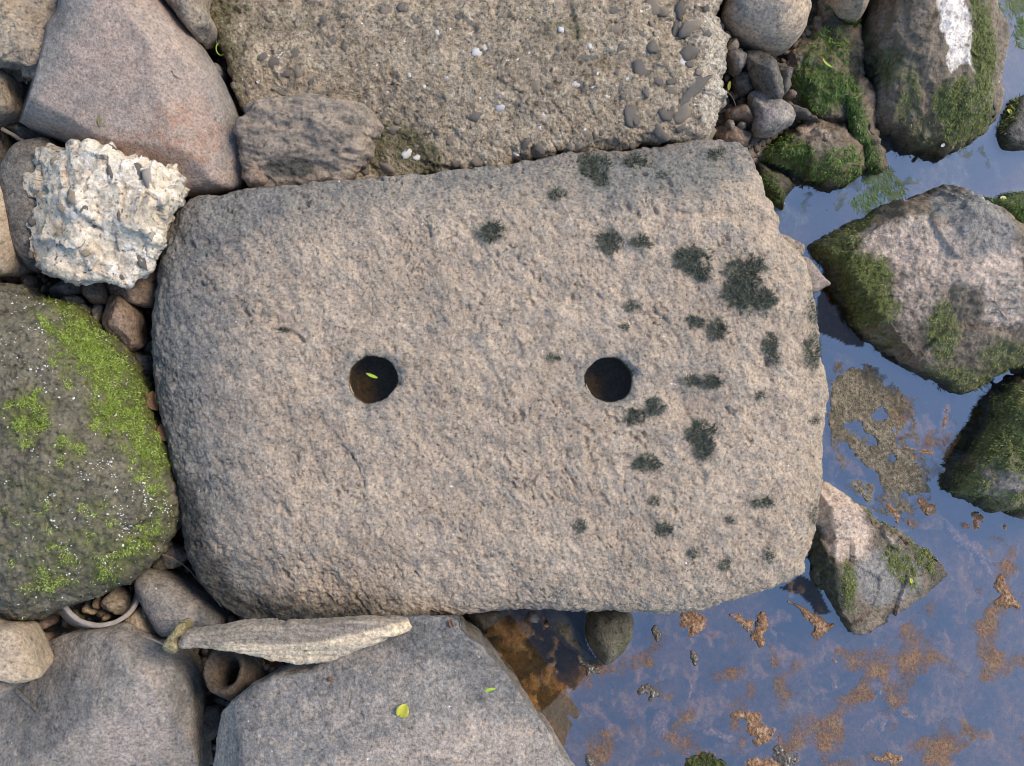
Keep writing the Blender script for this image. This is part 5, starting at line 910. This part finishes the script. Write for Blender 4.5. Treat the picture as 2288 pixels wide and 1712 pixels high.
def strands(name, label, reg, n, length, flow, mat, z=WATER + .0006):
    cx, cy, rx, ry, dg = np.array(reg, float)[RS.randint(0, len(reg), n)].T; a = RS.uniform(0, 6.283, n); r_ = np.sqrt(RS.uniform(0, 1, n)); u, v_ = r_ * np.cos(a) * rx, r_ * np.sin(a) * ry; dg = np.radians(dg)
    P2 = W(np.stack([cx + u * np.cos(dg) - v_ * np.sin(dg), cy + u * np.sin(dg) + v_ * np.cos(dg)], 1), z); B = np.column_stack([P2, z - .0015 + RS.uniform(0, .0022, n)]); N = np.tile([0, 0, 1.], (n, 1)) + RS.normal(size=(n, 3)) * .05
    V, q_, tr, rn = blades_mesh(B, N, RS.uniform(*length, n), RS.uniform(.0004, .0010, n), RS.uniform(6, 14, n), RS.beta(2, 2, n), flow=flow, droop=.05)
    me = mesh_np(name, V, q_, tr); attr(me, 'rnd', rn); add(name, me, mat, label, kind='stuff')
strands('floating_weed', 'green weed strands trailing from the weedy stones into the channel', [(1935, 320, 22, 70, -15), (1960, 390, 34, 40, 0), (1985, 430, 40, 28, 0), (1930, 450, 30, 22, 0), (1700, 385, 30, 22, 0), (1690, 440, 18, 26, 0)], 1500, (.004, .010), (.35, -.8, 0), M['moss_vivid'])
strands('floating_weed', 'green weed strands adrift behind the streaked rock', [(2270, 20, 60, 30, 30), (2285, 70, 20, 40, 0)], 500, (.004, .010), (.5, -.5, 0), M['moss_vivid'])

# ------------------------------------------------------------------ water
gx = axis(-.16, .78, .0022, 3.0, 6); gy = axis(-.56, .56, .0022, 3.0, 6)
fx0, fy0, st = -.16, -.56, .0022; nxg, nyg = int(.94 / st) + 1, int(1.12 / st) + 1
Hm = np.full((nyg + 1, nxg + 1), -1., np.float32)
for tv in TOPS:
    ix = np.round((tv[:, 0] - fx0) / st).astype(int); iy = np.round((tv[:, 1] - fy0) / st).astype(int); ok = (ix >= 0) & (ix <= nxg) & (iy >= 0) & (iy <= nyg)
    np.maximum.at(Hm, (iy[ok], ix[ok]), tv[ok, 2].astype(np.float32))
inr = Hm > WATER
D = np.where(inr, 0., 99.)
for k in range(7):
    for dy, dx, c_ in ((0, 1, 1), (1, 0, 1), (0, -1, 1), (-1, 0, 1), (1, 1, 1.41), (-1, 1, 1.41), (1, -1, 1.41), (-1, -1, 1.41)):
        D = np.minimum(D, np.roll(np.roll(D, dy, 0), dx, 1) + c_)
def water_z(x, y):
    ix = np.round((x - fx0) / st).astype(int); iy = np.round((y - fy0) / st).astype(int); ok = (ix >= 0) & (ix <= nxg) & (iy >= 0) & (iy <= nyg)
    z = np.full(len(x), WATER); d = D[np.clip(iy, 0, nyg), np.clip(ix, 0, nxg)]; return z + np.where(ok, .00045 * np.exp(-np.maximum(d - .5, 0) / 1.6), 0)
V, Q = sheet(gx, gy, water_z)
t = NT('stream_water_surface')
for n_ in list(t.n):
    if n_ != t.out: t.n.remove(n_)
t.tc = t.n.new('ShaderNodeTexCoord').outputs['Object']
tr_ = t.n.new('ShaderNodeBsdfTransparent'); tr_.inputs[0].default_value = (.80, .77, .70, 1)
gl = t.n.new('ShaderNodeBsdfGlossy'); gl.inputs['Roughness'].default_value = .03; gl.inputs[0].default_value = (1, 1, 1, 1)
bp = t.n.new('ShaderNodeBump'); bp.inputs['Distance'].default_value = .0006; bp.inputs['Strength'].default_value = .25; t.l.new(t.noise(22, 2, .5), bp.inputs['Height'])
t.l.new(bp.outputs[0], gl.inputs['Normal'])
mx = t.n.new('ShaderNodeMixShader'); mx.inputs[0].default_value = SKY_MIRROR; t.l.new(tr_.outputs[0], mx.inputs[1]); t.l.new(gl.outputs[0], mx.inputs[2]); t.l.new(mx.outputs[0], t.out.inputs[0])
pool = C("L6 420,200 1700,200 1640,480 1700,640 1800,760 1640,830 1600,900 1560,950 1430,960 1400,1020 1360,1100 1270,1150 1220,1225 1000,1100 400,500")  # area without sky reflection; mirroring is cut inside this outline
dark_refl2 = C("M1 470,250 540,150 700,330 850,560 865,660 700,635 560,565 470,530"); dark_refl3 = C("L8 20,1260 200,1150 330,1200 470,1480 430,1500 330,1490 290,1400 200,1320")  # dark stone reflections, drawn as outlines where sky mirroring is cut
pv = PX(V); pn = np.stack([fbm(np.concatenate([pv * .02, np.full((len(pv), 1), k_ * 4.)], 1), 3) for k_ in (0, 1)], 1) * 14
wme = mesh_np('stream_water', V, Q); attr(wme, 'film', 1. - (inpoly(pv + pn, pool) | inpoly(pv + pn * .4, dark_refl2) | inpoly(pv + pn * .4, dark_refl3)))  # attribute masks sky mirroring off in the outlines, painting in dark reflections
t.l.new(t.rng(t.attr('film'), 0., 1., .04, SKY_MIRROR), mx.inputs[0])  # 'film' here is the sky-mirroring mask, 0 inside the dark outlines
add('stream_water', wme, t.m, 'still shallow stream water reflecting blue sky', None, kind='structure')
# rain water in the two drilled holes
t = NT('hole_water')
for n_ in list(t.n):
    if n_ != t.out: t.n.remove(n_)
tr_ = t.n.new('ShaderNodeBsdfTransparent'); tr_.inputs[0].default_value = (.80, .70, .42, 1)
gl = t.n.new('ShaderNodeBsdfGlossy'); gl.inputs['Roughness'].default_value = .02; fr = t.n.new('ShaderNodeFresnel'); fr.inputs[0].default_value = 1.33
mx = t.n.new('ShaderNodeMixShader'); t.l.new(fr.outputs[0], mx.inputs[0]); t.l.new(tr_.outputs[0], mx.inputs[1]); t.l.new(gl.outputs[0], mx.inputs[2]); t.l.new(mx.outputs[0], t.out.inputs[0])
for (hx, hy, hr, lb) in ((831, 848, 54, 'dark rain water filling the drilled hole that holds a leaf'), (1361, 849, 52, 'dark rain water filling the drilled hole nearer the moss tufts')):
    h0 = W([(hx, hy)], 0)[0]; n_ = 64; a = np.arange(n_) / n_ * 2 * math.pi; R_ = mm(hr) * 1.02; vs = np.vstack([[[0, 0, 0]]] + [np.stack([np.cos(a) * R_ * k_, np.sin(a) * R_ * k_, 0 * a], 1) for k_ in (.5, .93, 1)])
    vs[1 + 2 * n_:, 2] += .001; i = 1 + np.arange(3 * n_).reshape(3, n_)
    q_ = np.concatenate([np.stack([i[k_], i[k_ + 1], np.roll(i[k_ + 1], -1), np.roll(i[k_], -1)], 1) for k_ in (0, 1)]); tr3 = np.stack([np.zeros(n_, int), i[0], np.roll(i[0], -1)], 1)
    add('hole_water', mesh_np('hole_water', vs, q_, tr3), t.m, lb, None, kind='structure', loc=(h0[0], h0[1], -.012))
print('TRIS', sum(sum(len(p_.vertices) - 2 for p_ in ()) or len(m_.loops) - 2 * len(m_.polygons) for m_ in bpy.data.meshes))
